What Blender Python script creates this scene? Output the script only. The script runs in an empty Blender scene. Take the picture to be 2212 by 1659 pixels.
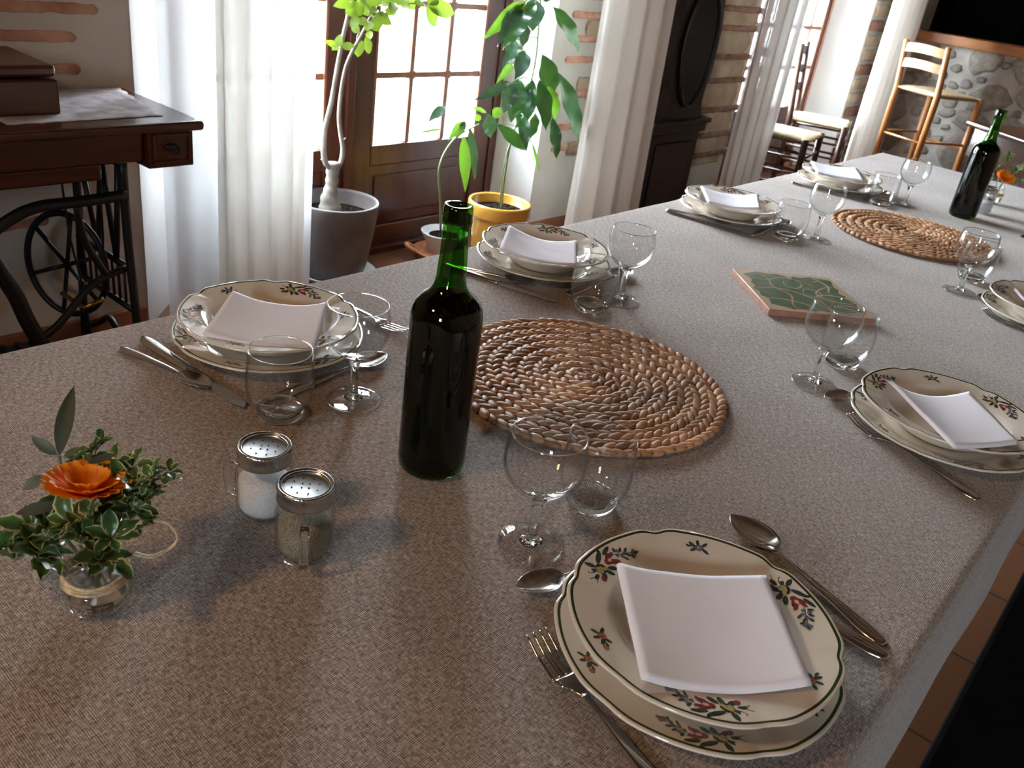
import bpy, math, random
from mathutils import Vector, Matrix
R = random.Random(7)
PI = math.pi
sc = bpy.context.scene
COL = sc.collection

# ------------------------------------------------------------------ camera
CAM = Vector((0, 0, 1.284)); FPX = 1857.3
cr = Vector((0.748, 0.650, 0.135)).normalized()
fw = Vector((-0.535, 0.710, -0.457)); fw = (fw - cr * fw.dot(cr)).normalized()
cu = cr.cross(fw).normalized()
cd = bpy.data.cameras.new('camera'); cam = bpy.data.objects.new('camera', cd); COL.objects.link(cam)
cam.matrix_world = Matrix(((cr.x, cu.x, -fw.x, CAM.x), (cr.y, cu.y, -fw.y, CAM.y), (cr.z, cu.z, -fw.z, CAM.z), (0, 0, 0, 1)))
cd.sensor_width = 36; cd.lens = FPX / 2212 * 36; cd.clip_start = .02
cd.dof.use_dof = True; cd.dof.focus_distance = 1.05; cd.dof.aperture_fstop = 14
sc.camera = cam
def ray(px, py): return fw + cr * ((px - 1106) / FPX) - cu * ((py - 829.5) / FPX)
def ax(px, py, x): d = ray(px, py); return CAM + d * ((x - CAM.x) / d.x)
def ay(px, py, y): d = ray(px, py); return CAM + d * ((y - CAM.y) / d.y)
def az(px, py, z): d = ray(px, py); return CAM + d * ((z - CAM.z) / d.z)
def ad(px, py, dist): return CAM + ray(px, py) * dist

# ------------------------------------------------------------------ daylight, exposure
w = bpy.data.worlds.new('sky'); sc.world = w; w.use_nodes = True
wn = w.node_tree.nodes; bg = wn['Background']
bg.inputs[0].default_value = (0.84, 0.93, 1.0, 1); bg.inputs[1].default_value = 26.0
def area(name, loc, rot, sx, sy, e, colr=(1, 1, 1), portal=False):
    l = bpy.data.lights.new(name, 'AREA'); l.shape = 'RECTANGLE'; l.size = sx; l.size_y = sy; l.energy = e; l.color = colr
    if portal: l.cycles.is_portal = True
    o = bpy.data.objects.new(name, l); COL.objects.link(o); o.location = loc; o.rotation_euler = rot
    return o
area('door_daylight_portal', (-2.79, 2.27, 1.3), (0, -PI/2, 0), 1.9, 1.7, 1, portal=True)
area('door_daylight_portal', (-2.79, 6.0, 1.3), (0, -PI/2, 0), 1.9, 1.6, 1, portal=True)
area('window_daylight_portal', (.9, -2.79, 1.725), (PI/2, 0, 0), .6, .75, 1, portal=True)
lp = bpy.data.lights.new('warm_pendant_bulb', 'POINT'); lp.energy = 11; lp.color = (1, .62, .30); lp.shadow_soft_size = .10
lpo = bpy.data.objects.new('warm_pendant_bulb', lp); COL.objects.link(lpo); lpo.location = (-.85, -.75, 1.98)
sc.view_settings.view_transform = 'Standard'; sc.view_settings.look = 'None'
sc.view_settings.exposure = 1.5; sc.view_settings.gamma = 1; sc.view_settings.use_curve_mapping = False
cy = sc.cycles
cy.max_bounces = 14; cy.diffuse_bounces = 5; cy.glossy_bounces = 6; cy.transmission_bounces = 12; cy.transparent_max_bounces = 28
cy.sample_clamp_indirect = 6; cy.use_denoising = True; cy.caustics_refractive = True; cy.caustics_reflective = False
cy.blur_glossy = 0.5

# ------------------------------------------------------------------ materials
def mat(name, col=(.8, .8, .8), rough=.5, metal=0, spec=.5, **kw):
    m = bpy.data.materials.new(name); m.use_nodes = True
    b = m.node_tree.nodes['Principled BSDF']
    b.inputs['Base Color'].default_value = (*col, 1); b.inputs['Roughness'].default_value = rough
    b.inputs['Metallic'].default_value = metal; b.inputs['Specular IOR Level'].default_value = spec
    for k, v in kw.items(): b.inputs[k.replace('_', ' ')].default_value = v
    return m
def N(m, t, **kw):
    n = m.node_tree.nodes.new(t)
    for k, v in kw.items():
        if k in n.inputs: n.inputs[k].default_value = v
        else: setattr(n, k, v)
    return n
def L(m, a, b): m.node_tree.links.new(a, b)
def B(m): return m.node_tree.nodes['Principled BSDF']
def ramp(m, fac, stops):
    r = N(m, 'ShaderNodeValToRGB'); e = r.color_ramp.elements
    while len(e) < len(stops): e.new(.5)
    for x, (p, c) in zip(e, stops): x.position = p; x.color = (*c, 1)
    L(m, fac, r.inputs[0]); return r.outputs[0]
def noisy(m, c1, c2, scale=5, detail=4, bump=0, bscale=None, stretch=(1, 1, 1), lo=.35, hi=.65, coord='Object', dist=.002):
    tc = N(m, 'ShaderNodeTexCoord'); mp = N(m, 'ShaderNodeMapping'); mp.inputs['Scale'].default_value = stretch
    L(m, tc.outputs[coord], mp.inputs[0])
    nz = N(m, 'ShaderNodeTexNoise', Scale=scale, Detail=detail); L(m, mp.outputs[0], nz.inputs['Vector'])
    L(m, ramp(m, nz.outputs[0], [(lo, c1), (hi, c2)]), B(m).inputs['Base Color'])
    if bump:
        n2 = N(m, 'ShaderNodeTexNoise', Scale=bscale or scale * 4, Detail=5); L(m, mp.outputs[0], n2.inputs['Vector'])
        bp = N(m, 'ShaderNodeBump', Strength=bump, Distance=dist); L(m, n2.outputs[0], bp.inputs['Height']); L(m, bp.outputs[0], B(m).inputs['Normal'])
    return m
def wood(name, c1, c2, rough=.35, axis=1, scale=6, bump=.15):
    m = mat(name, rough=rough); s = [1, 1, 1]; s[axis] = .12
    return noisy(m, c1, c2, scale=scale * 4, detail=6, bump=bump, bscale=scale * 12, stretch=s, lo=.3, hi=.7)
def isl(m, cols, extra=None):
    g = N(m, 'ShaderNodeNewGeometry'); k = len(cols)
    return ramp(m, g.outputs['Random Per Island'], [(i / (k - 1), c) for i, c in enumerate(cols)])

def thin_glass(name, tint=(1, 1, 1), edge=(.62, .66, .66), rough=0.0):
    m = bpy.data.materials.new(name); m.use_nodes = True; nt = m.node_tree; nt.nodes.clear()
    o = nt.nodes.new('ShaderNodeOutputMaterial'); mx = nt.nodes.new('ShaderNodeMixShader'); t = nt.nodes.new('ShaderNodeBsdfTransparent')
    g = nt.nodes.new('ShaderNodeBsdfGlossy'); g.inputs['Roughness'].default_value = rough
    lw = nt.nodes.new('ShaderNodeLayerWeight'); lw.inputs[0].default_value = .5
    f5 = nt.nodes.new('ShaderNodeMath'); f5.operation = 'POWER'; f5.inputs[1].default_value = 5; nt.links.new(lw.outputs['Facing'], f5.inputs[0])
    f = nt.nodes.new('ShaderNodeMath'); f.operation = 'MULTIPLY_ADD'; f.inputs[1].default_value = .9; f.inputs[2].default_value = .05; nt.links.new(f5.outputs[0], f.inputs[0])
    r = nt.nodes.new('ShaderNodeValToRGB'); r.color_ramp.elements[0].position = .62; r.color_ramp.elements[0].color = (*tint, 1)
    r.color_ramp.elements[1].position = 1; r.color_ramp.elements[1].color = (*edge, 1)
    nt.links.new(lw.outputs['Facing'], r.inputs[0]); nt.links.new(r.outputs[0], t.inputs[0])
    nt.links.new(f.outputs[0], mx.inputs[0]); nt.links.new(t.outputs[0], mx.inputs[1]); nt.links.new(g.outputs[0], mx.inputs[2])
    nt.links.new(mx.outputs[0], o.inputs[0]); return m
def solid_glass(name, col=(1, 1, 1), ior=1.45, rough=0):
    m = bpy.data.materials.new(name); m.use_nodes = True; nt = m.node_tree; nt.nodes.clear()
    o = nt.nodes.new('ShaderNodeOutputMaterial'); g = nt.nodes.new('ShaderNodeBsdfGlass')
    g.inputs['Color'].default_value = (*col, 1); g.inputs['IOR'].default_value = ior; g.inputs['Roughness'].default_value = rough
    nt.links.new(g.outputs[0], o.inputs[0]); return m
M = {}
M['glass'] = thin_glass('drinking_glass', (.99, .993, .993), (.76, .79, .79))
M['glass_solid'] = solid_glass('solid_glass', (.97, .985, .98))
M['pane'] = thin_glass('window_pane_glass', (.98, .99, .99), (.8, .85, .85))
M['green_glass'] = thin_glass('green_bottle_glass', (.26, .52, .11), (.03, .09, .015))
M['wine'] = mat('dark_wine_behind_glass', (.0015, .0015, .002), 1, spec=0)
M['steel'] = mat('cutlery_steel', (.62, .60, .57), .16, metal=1)
M['blade'] = mat('brushed_blade_steel', (.55, .54, .52), .28, metal=1)
M['lid'] = mat('lid_metal', (.55, .56, .55), .2, metal=1)
M['disc'] = mat('lid_disc', (.42, .44, .44), .42, metal=1)
M['hole'] = mat('dark_hole', (.02, .02, .02), .8)
M['salt'] = noisy(mat('salt_grains', rough=.6), (.68, .72, .78), (.92, .94, .97), 600, 3, .6, 900)
M['pepper'] = noisy(mat('ground_pepper', rough=.8), (.09, .075, .05), (.42, .38, .29), 900, 3, .5, 900)
def translucent(m, col, amt):
    nt = m.node_tree; o = [n for n in nt.nodes if n.type == 'OUTPUT_MATERIAL'][0]
    mx = nt.nodes.new('ShaderNodeMixShader'); mx.inputs[0].default_value = amt
    t = nt.nodes.new('ShaderNodeBsdfTranslucent'); t.inputs[0].default_value = (*col, 1)
    nt.links.new(B(m).outputs[0], mx.inputs[1]); nt.links.new(t.outputs[0], mx.inputs[2]); nt.links.new(mx.outputs[0], o.inputs[0]); return mx, t
# linen tablecloth
m = mat('linen_tablecloth', rough=.9, spec=.15); M['linen'] = m
tc = N(m, 'ShaderNodeTexCoord')
def wv(direction, sc_, dist):
    x = N(m, 'ShaderNodeTexWave', Scale=sc_, Distortion=dist, Detail=2); x.inputs['Detail Scale'].default_value = 3.0
    x.bands_direction = direction; L(m, CO, x.inputs['Vector']); return x
sp_ = N(m, 'ShaderNodeSeparateXYZ'); L(m, tc.outputs['Object'], sp_.inputs[0]); sb_ = N(m, 'ShaderNodeMath', operation='SUBTRACT'); L(m, sp_.outputs[0], sb_.inputs[0]); L(m, sp_.outputs[2], sb_.inputs[1])
cx_ = N(m, 'ShaderNodeCombineXYZ'); L(m, sb_.outputs[0], cx_.inputs[0]); L(m, sp_.outputs[1], cx_.inputs[1]); CO = cx_.outputs[0]
w1, w2 = wv('X', 190, 2.2), wv('Y', 190, 2.2)
def slub(stretch, s):
    mp = N(m, 'ShaderNodeMapping'); mp.inputs['Scale'].default_value = stretch; L(m, CO, mp.inputs[0])
    n = N(m, 'ShaderNodeTexNoise', Scale=s, Detail=3); L(m, mp.outputs[0], n.inputs['Vector']); return n
s1, s2, s3 = slub((1, .22, 1), 620), slub((.22, 1, 1), 620), slub((1, 1, 1), 5)
def mth(op, a, b):
    n = N(m, 'ShaderNodeMath', operation=op)
    for i, x in enumerate((a, b)):
        if isinstance(x, (int, float)): n.inputs[i].default_value = x
        else: L(m, x, n.inputs[i])
    return n.outputs[0]
weave = mth('MULTIPLY', mth('ADD', w1.outputs[0], w2.outputs[0]), .5)
sl = mth('MULTIPLY', mth('ADD', s1.outputs[0], s2.outputs[0]), .5)
tot = mth('ADD', mth('MULTIPLY', weave, .36), mth('MULTIPLY', sl, .9))
tot = mth('ADD', tot, mth('MULTIPLY', s3.outputs[0], .12))
L(m, ramp(m, tot, [(.48, (.034, .022, .018)), (.60, (.205, .150, .128)), (.71, (.305, .240, .212)), (.86, (.70, .63, .59))]), B(m).inputs['Base Color'])
bp = N(m, 'ShaderNodeBump', Strength=.55, Distance=.0006); L(m, tot, bp.inputs['Height']); L(m, bp.outputs[0], B(m).inputs['Normal'])
B(m).inputs['Sheen Weight'].default_value = .25
M['plate'] = mat('cream_glazed_earthenware', (.72, .645, .55), .07, spec=.6, Coat_Weight=.5)
M['plate_under'] = mat('white_glaze', (.80, .77, .70), .07, spec=.6)
M['band'] = mat('dark_green_band', (.03, .045, .015), .1)
M['ink'] = mat('motif_outline', (.02, .025, .03), .12); M['leafg'] = mat('motif_leaf_green', (.035, .065, .05), .12)
M['red'] = mat('motif_red', (.24, .035, .04), .12); M['yel'] = mat('motif_yellow', (.40, .34, .13), .12)
M['blu'] = mat('motif_blue_grey', (.14, .15, .22), .12); M['pnk'] = mat('motif_pink_centre', (.70, .42, .38), .12); M['ora'] = mat('motif_orange', (.42, .14, .06), .12)
M['napkin'] = mat('white_napkin_cloth', (.87, .85, .92), .85, spec=.2)
mb = M['napkin']; tcx = N(mb, 'ShaderNodeTexCoord'); nz = N(mb, 'ShaderNodeTexNoise', Scale=14, Detail=3); L(mb, tcx.outputs['Object'], nz.inputs['Vector'])
b_ = N(mb, 'ShaderNodeBump', Strength=.35, Distance=.006); L(mb, nz.outputs[0], b_.inputs['Height']); L(mb, b_.outputs[0], B(mb).inputs['Normal'])
# woven mat
m = mat('braided_water_hyacinth', rough=.56, spec=.38); M['straw'] = m
c = isl(m, [(.24, .115, .055), (.36, .19, .095), (.46, .27, .15), (.31, .16, .08), (.56, .38, .24)])
tc = N(m, 'ShaderNodeTexCoord'); nz = N(m, 'ShaderNodeTexNoise', Scale=7, Detail=2); L(m, tc.outputs['Object'], nz.inputs['Vector'])
mx = N(m, 'ShaderNodeMix', data_type='RGBA', blend_type='MULTIPLY'); mx.inputs[0].default_value = 1
L(m, c, mx.inputs[6]); L(m, ramp(m, nz.outputs[0], [(.35, (.75, .70, .66)), (.65, (1.25, 1.2, 1.15))]), mx.inputs[7]); L(m, mx.outputs[2], B(m).inputs['Base Color'])
nz = N(m, 'ShaderNodeTexNoise', Scale=500, Detail=2); L(m, tc.outputs['Object'], nz.inputs['Vector'])
b_ = N(m, 'ShaderNodeBump', Strength=.3, Distance=.0005); L(m, nz.outputs[0], b_.inputs['Height']); L(m, b_.outputs[0], B(m).inputs['Normal'])
# tile
m = mat('glazed_green_tile', rough=.10, spec=.6); M['tile'] = m
tc = N(m, 'ShaderNodeTexCoord'); nz = N(m, 'ShaderNodeTexNoise', Scale=7, Detail=1, Distortion=1.2); L(m, tc.outputs['Object'], nz.inputs['Vector'])
wt = N(m, 'ShaderNodeTexWave', Scale=4.2, Distortion=6, Detail=1); wt.inputs['Detail Scale'].default_value = 1.6; L(m, tc.outputs['Object'], wt.inputs['Vector'])
L(m, ramp(m, wt.outputs[0], [(.0, (.055, .095, .05)), (.80, (.06, .105, .055)), (.83, (.45, .33, .22)), (.93, (.45, .33, .22)), (.96, (.06, .10, .05))]), B(m).inputs['Base Color'])
M['tilebody'] = noisy(mat('terracotta_body', rough=.8), (.36, .17, .11), (.50, .26, .18), 30)
M['tileborder'] = mat('tile_cream_glaze', (.50, .36, .25), .12)
# building
M['plaster'] = noisy(mat('lime_plaster', rough=.9, spec=.1), (.44, .405, .36), (.56, .53, .485), 3, 5, .5, 14, dist=.01)
M['reveal'] = noisy(mat('white_painted_reveal', rough=.8, spec=.1), (.66, .67, .68), (.74, .745, .745), 3, 3, .3, 9, dist=.006)
M['brick'] = noisy(mat('old_red_brick', rough=.9), (.30, .13, .08), (.46, .26, .18), 14, 5, .6, 40, dist=.005)
M['shadedbrick'] = noisy(mat('shaded_brick', rough=.9), (.13, .055, .035), (.22, .11, .07), 14, 5, .6, 40, dist=.005)  # brick with the shadow beside the bright door put into its darker colour
M['oldwall'] = noisy(mat('old_pointed_wall', rough=.95, spec=.1), (.24, .17, .11), (.40, .31, .22), 6, 6, .7, 16, dist=.012)
m = mat('field_stone', rough=.9, spec=.15); M['stone'] = m
c = isl(m, [(.28, .26, .235), (.38, .345, .29), (.32, .295, .28), (.42, .38, .33), (.27, .245, .235)])
tc = N(m, 'ShaderNodeTexCoord'); nz = N(m, 'ShaderNodeTexNoise', Scale=22, Detail=6); L(m, tc.outputs['Object'], nz.inputs['Vector'])
mx = N(m, 'ShaderNodeMix', data_type='RGBA', blend_type='MULTIPLY'); mx.inputs[0].default_value = 1
L(m, c, mx.inputs[6]); L(m, ramp(m, nz.outputs[0], [(.3, (.7, .7, .7)), (.7, (1.2, 1.2, 1.2))]), mx.inputs[7]); L(m, mx.outputs[2], B(m).inputs['Base Color'])
b_ = N(m, 'ShaderNodeBump', Strength=.7, Distance=.01); L(m, nz.outputs[0], b_.inputs['Height']); L(m, b_.outputs[0], B(m).inputs['Normal'])
M['mortar'] = noisy(mat('pale_mortar', rough=.95, spec=.1), (.42, .40, .37), (.56, .54, .51), 8, 5, .6, 20, dist=.01)
m = mat('terracotta_floor_tiles', rough=.35, spec=.4); M['floor'] = m
tc = N(m, 'ShaderNodeTexCoord'); br = N(m, 'ShaderNodeTexBrick', Scale=1.0); br.offset = 0; br.inputs['Brick Width'].default_value = .31; br.inputs['Row Height'].default_value = .31
br.inputs['Mortar Size'].default_value = .004; br.inputs['Color1'].default_value = (.20, .085, .04, 1); br.inputs['Color2'].default_value = (.15, .06, .03, 1); br.inputs['Mortar'].default_value = (.05, .035, .028, 1)
L(m, tc.outputs['Object'], br.inputs['Vector']); L(m, br.outputs[0], B(m).inputs['Base Color'])
M['skirt'] = noisy(mat('terracotta_skirting', rough=.5), (.20, .07, .035), (.30, .12, .06), 8)
M['ceil'] = noisy(mat('dark_ceiling_boards', rough=.7), (.07, .035, .018), (.13, .066, .036), 8, stretch=(.1, 1, 1))
M['beam'] = wood('oak_beam', (.10, .05, .025), (.22, .12, .06), .6, 0)
M['warmwall'] = noisy(mat('ochre_plaster', rough=.9), (.20, .12, .07), (.26, .165, .10), 3, 4, .3)
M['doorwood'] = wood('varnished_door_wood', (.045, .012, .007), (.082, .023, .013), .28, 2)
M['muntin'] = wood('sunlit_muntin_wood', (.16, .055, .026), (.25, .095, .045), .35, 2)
M['sewwood'] = wood('sewing_table_wood', (.036, .009, .004), (.07, .019, .007), .25, 1)
M['clockwood'] = wood('dark_clock_wood', (.005, .002, .0016), (.014, .005, .0035), .5, 2)
M['clockpanel'] = wood('clock_panel_wood', (.014, .009, .007), (.028, .017, .014), .5, 2)
M['black'] = mat('black_glass', (.003, .003, .003), .25, spec=.2)
M['iron'] = mat('black_cast_iron', (.0035, .0045, .0065), .4, spec=.4)
M['brass'] = mat('old_brass', (.35, .22, .07), .3, metal=1)
M['pine'] = wood('honey_pine', (.27, .11, .035), (.42, .19, .07), .35, 2)
M['darkchair'] = wood('dark_chair_wood', (.035, .016, .012), (.085, .04, .028), .3, 2)
M['rush'] = noisy(mat('rush_seat', rough=.7), (.28, .19, .09), (.52, .41, .24), 60, 3, .7, 90, stretch=(1, 8, 1))
M['beamorange'] = wood('orange_beam', (.33, .12, .03), (.50, .20, .06), .35, 0)
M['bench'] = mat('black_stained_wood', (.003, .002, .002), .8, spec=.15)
M['darkwood'] = wood('dark_polished_wood', (.03, .012, .008), (.07, .028, .016), .15, 0)
m = mat('sheer_linen_curtain', (.76, .745, .71), .95, spec=.05); M['curtain'] = m
mx, tr = translucent(m, (.84, .81, .76), .17)
tc = N(m, 'ShaderNodeTexCoord'); nz = N(m, 'ShaderNodeTexNoise', Scale=260, Detail=3); mp = N(m, 'ShaderNodeMapping'); mp.inputs['Scale'].default_value = (1, 1, .25)
L(m, tc.outputs['Object'], mp.inputs[0]); L(m, mp.outputs[0], nz.inputs['Vector'])
o_ = [n for n in m.node_tree.nodes if n.type == 'OUTPUT_MATERIAL'][0]; m2 = N(m, 'ShaderNodeMixShader'); tp = N(m, 'ShaderNodeBsdfTransparent')
r_ = N(m, 'ShaderNodeMapRange'); r_.inputs[1].default_value = .35; r_.inputs[2].default_value = .75; r_.inputs[3].default_value = .0; r_.inputs[4].default_value = .04
L(m, nz.outputs[0], r_.inputs[0]); L(m, r_.outputs[0], m2.inputs[0]); L(m, mx.outputs[0], m2.inputs[1]); L(m, tp.outputs[0], m2.inputs[2]); L(m, m2.outputs[0], o_.inputs[0])
vm = mat('sheer_voile', (.70, .71, .73), .95, spec=.05); M['voile'] = vm; mxv, _t = translucent(vm, (.8, .83, .86), .24)
ov = [n for n in vm.node_tree.nodes if n.type == 'OUTPUT_MATERIAL'][0]; m2v = N(vm, 'ShaderNodeMixShader'); m2v.inputs[0].default_value = .22; tpv = N(vm, 'ShaderNodeBsdfTransparent')
L(vm, mxv.outputs[0], m2v.inputs[1]); L(vm, tpv.outputs[0], m2v.inputs[2]); L(vm, m2v.outputs[0], ov.inputs[0])
M['lace'] = noisy(mat('printed_linen_runner', rough=.9), (.33, .30, .32), (.56, .545, .57), 26, 5, .4, 60)
M['greypot'] = noisy(mat('grey_stoneware', rough=.6), (.065, .053, .052), (.115, .10, .10), 7, 5, .2, 40)
M['yellowpot'] = mat('yellow_glazed_pot', (.50, .27, .05), .18); M['whitepot'] = mat('white_plastic_pot', (.46, .49, .54), .35)
M['terra'] = noisy(mat('terracotta', rough=.6), (.42, .17, .07), (.56, .25, .11), 12)
M['soil'] = noisy(mat('potting_soil', rough=1, spec=0), (.004, .003, .0025), (.030, .022, .018), 60, 5, 1, 80, dist=.01)
M['saucer'] = mat('grey_plastic_saucer', (.42, .44, .46), .3)
M['bark'] = noisy(mat('pale_bark', rough=.8), (.17, .15, .125), (.31, .28, .245), 18, 5, .4, 40)
M['stem'] = mat('green_stem', (.12, .17, .06), .5)
def leafmat(name, c1, c2, tr, amt=.35, rough=.3, scale=14):
    m = mat(name, rough=rough, spec=.5); noisy(m, c1, c2, scale, 3); translucent(m, tr, amt); return m
M['limeleaf'] = leafmat('lime_leaf', (.075, .12, .018), (.12, .165, .03), (.10, .155, .012), .35)
M['darkleaf'] = leafmat('avocado_leaf', (.012, .046, .019), (.024, .078, .030), (.04, .11, .015), .11)
M['blueleaf'] = leafmat('avocado_leaf_glossy', (.045, .09, .07), (.085, .14, .12), (.04, .1, .03), .08, .2)
M['brightleaf'] = leafmat('young_leaf', (.05, .12, .012), (.08, .16, .022), (.08, .17, .012), .30)
M['oliveleaf'] = leafmat('olive_leaf', (.008, .016, .008), (.016, .028, .014), (.02, .05, .01), .05, .6)
M['oliveback'] = leafmat('olive_leaf_grey', (.04, .055, .035), (.07, .085, .055), (.06, .1, .03), .08, .5)
# variegated leaf: cream margin follows the blade's own edge (UV.x)
m = mat('variegated_leaf', rough=.28, spec=.5); M['varleaf'] = m
uv = N(m, 'ShaderNodeUVMap'); sp = N(m, 'ShaderNodeSeparateXYZ'); L(m, uv.outputs[0], sp.inputs[0])
nz = N(m, 'ShaderNodeTexNoise', Scale=160, Detail=2); tc = N(m, 'ShaderNodeTexCoord'); L(m, tc.outputs['Object'], nz.inputs['Vector'])
a_ = N(m, 'ShaderNodeMath', operation='MULTIPLY_ADD'); a_.inputs[1].default_value = .35; L(m, nz.outputs[0], a_.inputs[0]); L(m, sp.outputs[0], a_.inputs[2])
L(m, ramp(m, a_.outputs[0], [(.0, (.035, .085, .028)), (.72, (.07, .15, .05)), (.93, (.10, .19, .07)), (.99, (.62, .60, .36))]), B(m).inputs['Base Color'])
translucent(m, (.15, .25, .05), .15)
M['petal'] = mat('marigold_petal', (.95, .34, .015), .5); translucent(M['petal'], (1, .42, .02), .35)
M['petalc'] = mat('marigold_centre', (.45, .07, .004), .8)
M['raffia'] = noisy(mat('raffia', rough=.7), (.50, .38, .22), (.76, .62, .42), 300, 2, .4, 400)
M['ground'] = mat('pale_terrace', (.75, .74, .72), .9); M['pole'] = mat('grey_metal_pole', (.16, .18, .21), .4, metal=.3)

# ------------------------------------------------------------------ mesh building
class MB:
    def __init__(s): s.V = []; s.F = []; s.I = []; s.U = {}
    def add(s, V, F, mi=0):
        o = len(s.V); s.V += [tuple(v) for v in V]
        for f in F: s.F.append(tuple(i + o for i in f)); s.I.append(mi)
        return o
    def box(s, x0, x1, y0, y1, z0, z1, mi=0, T=None):
        V = [(x, y, z) for x in (x0, x1) for y in (y0, y1) for z in (z0, z1)]
        if T is not None: V = [T @ Vector(v) for v in V]
        s.add(V, [(0, 1, 3, 2), (4, 6, 7, 5), (0, 4, 5, 1), (2, 3, 7, 6), (0, 2, 6, 4), (1, 5, 7, 3)], mi); return s
    def lathe(s, prof, n=48, c=(0, 0, 0), mi=0, rf=None, zf=None, mis=None, capb=False, capt=False):
        V = []
        for (r, z) in prof:
            for k in range(n):
                a = 2 * PI * k / n; rr = rf(a, r) if rf else r; zz = z + (zf(a, r) if zf else 0)
                V.append((c[0] + rr * math.cos(a), c[1] + rr * math.sin(a), c[2] + zz))
        o = len(s.V); s.V += V
        for i in range(len(prof) - 1):
            for k in range(n):
                a = o + i * n + k; b = o + i * n + (k + 1) % n
                s.F.append((a, b, b + n, a + n)); s.I.append(mis[i] if mis else mi)
        if capb: s.F.append(tuple(o + k for k in range(n))[::-1]); s.I.append(mi)
        if capt: s.F.append(tuple(o + (len(prof) - 1) * n + k for k in range(n))); s.I.append(mis[-1] if mis else mi)
        return s
    def tube(s, P, r, n=8, mi=0, flat=1.0, closed=False):
        P = [Vector(p) for p in P]; k = len(P); rr = r if isinstance(r, (list, tuple)) else [r] * k
        V = []; up = Vector((0, 0, 1)); t0 = (P[1] - P[0]).normalized()
        if abs(t0.dot(up)) > .9: up = Vector((1, 0, 0))
        nrm = (up - t0 * up.dot(t0)).normalized()
        for i, p in enumerate(P):
            if closed: t = (P[(i + 1) % k] - P[i - 1]).normalized()
            else: t = (P[min(i + 1, k - 1)] - P[max(i - 1, 0)]).normalized()
            nrm = (nrm - t * nrm.dot(t)).normalized(); b = t.cross(nrm)
            for j in range(n):
                a = 2 * PI * j / n; V.append(p + nrm * (rr[i] * math.cos(a) * flat) + b * (rr[i] * math.sin(a)))
        F = []
        for i in range(k if closed else k - 1):
            for j in range(n):
                a = i * n + j; b = i * n + (j + 1) % n; a2 = ((i + 1) % k) * n + j; b2 = ((i + 1) % k) * n + (j + 1) % n
                F.append((a, b, b2, a2))
        if not closed: F += [tuple(range(n))[::-1], tuple((k - 1) * n + j for j in range(n))]
        s.add(V, F, mi); return s
    def ellip(s, c, ax_, mi=0, nu=8, nv=5):
        # ax_: three axis vectors
        V = [Vector(c) - ax_[2]]
        for i in range(1, nv):
            th = PI * i / nv
            for j in range(nu):
                a = 2 * PI * j / nu
                V.append(Vector(c) + ax_[0] * (math.sin(th) * math.cos(a)) + ax_[1] * (math.sin(th) * math.sin(a)) - ax_[2] * math.cos(th))
        V.append(Vector(c) + ax_[2]); F = []
        for j in range(nu): F.append((0, 1 + (j + 1) % nu, 1 + j)); F.append((len(V) - 1, 1 + (nv - 2) * nu + j, 1 + (nv - 2) * nu + (j + 1) % nu))
        for i in range(nv - 2):
            for j in range(nu):
                a = 1 + i * nu + j; b = 1 + i * nu + (j + 1) % nu; F.append((a, b, b + nu, a + nu))
        s.add(V, F, mi); return s
    def build(s, name, mats, parent=None, smooth=True, bevel=0, seg=2, auto=None, loc=None, solid=0, sub=0):
        me = bpy.data.meshes.new(name); me.from_pydata(s.V, [], s.F)
        for k in (mats if isinstance(mats, (list, tuple)) else [mats]): me.materials.append(M[k])
        me.polygons.foreach_set('material_index', s.I)
        me.polygons.foreach_set('use_smooth', [smooth] * len(s.F))
        if s.U:
            ul = me.uv_layers.new(name='UVMap')
            for lp in me.loops: ul.data[lp.index].uv = s.U.get(lp.vertex_index, (0, 0))
        me.validate(); me.update()
        o = bpy.data.objects.new(name, me); COL.objects.link(o)
        if parent: o.parent = parent
        if loc: o.location = loc
        if solid: md = o.modifiers.new('t', 'SOLIDIFY'); md.thickness = solid; md.offset = 0
        if bevel:
            md = o.modifiers.new('b', 'BEVEL'); md.width = bevel; md.segments = seg; md.limit_method = 'ANGLE'; md.angle_limit = .6
            if auto is None: auto = 40
        if sub: md = o.modifiers.new('s', 'SUBSURF'); md.levels = sub; md.render_levels = sub
        if auto is not None and smooth:
            try: me.set_sharp_from_angle(angle=math.radians(auto))
            except Exception: pass
        return o
def tag(o, label=None, cat=None, group=None, kind=None):
    if label: o['label'] = label
    if cat: o['category'] = cat
    if group: o['group'] = group
    if kind: o['kind'] = kind
    return o
def thing(name, label, cat, loc=(0, 0, 0), rz=0, group=None):
    o = bpy.data.objects.new(name, None); COL.objects.link(o); o.location = loc; o.rotation_euler = (0, 0, rz); o.empty_display_size = .05
    return tag(o, label, cat, group)
def struct(o, label=None, cat=None):
    o['kind'] = 'structure'
    if label: o['label'] = label
    if cat: o['category'] = cat
    return o
def dup(root, label, loc, rz=0, group=None, kids=True):
    c = root.copy(); COL.objects.link(c); c.location = loc; c.rotation_euler = (0, 0, rz); c['label'] = label
    if group: c['group'] = group
    for ch in list(root.children):
        d = ch.copy(); COL.objects.link(d); d.parent = c
        for g in list(ch.children):
            e = g.copy(); COL.objects.link(e); e.parent = d
    return c
def lerp(a, b, t): return a + (b - a) * t
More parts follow.
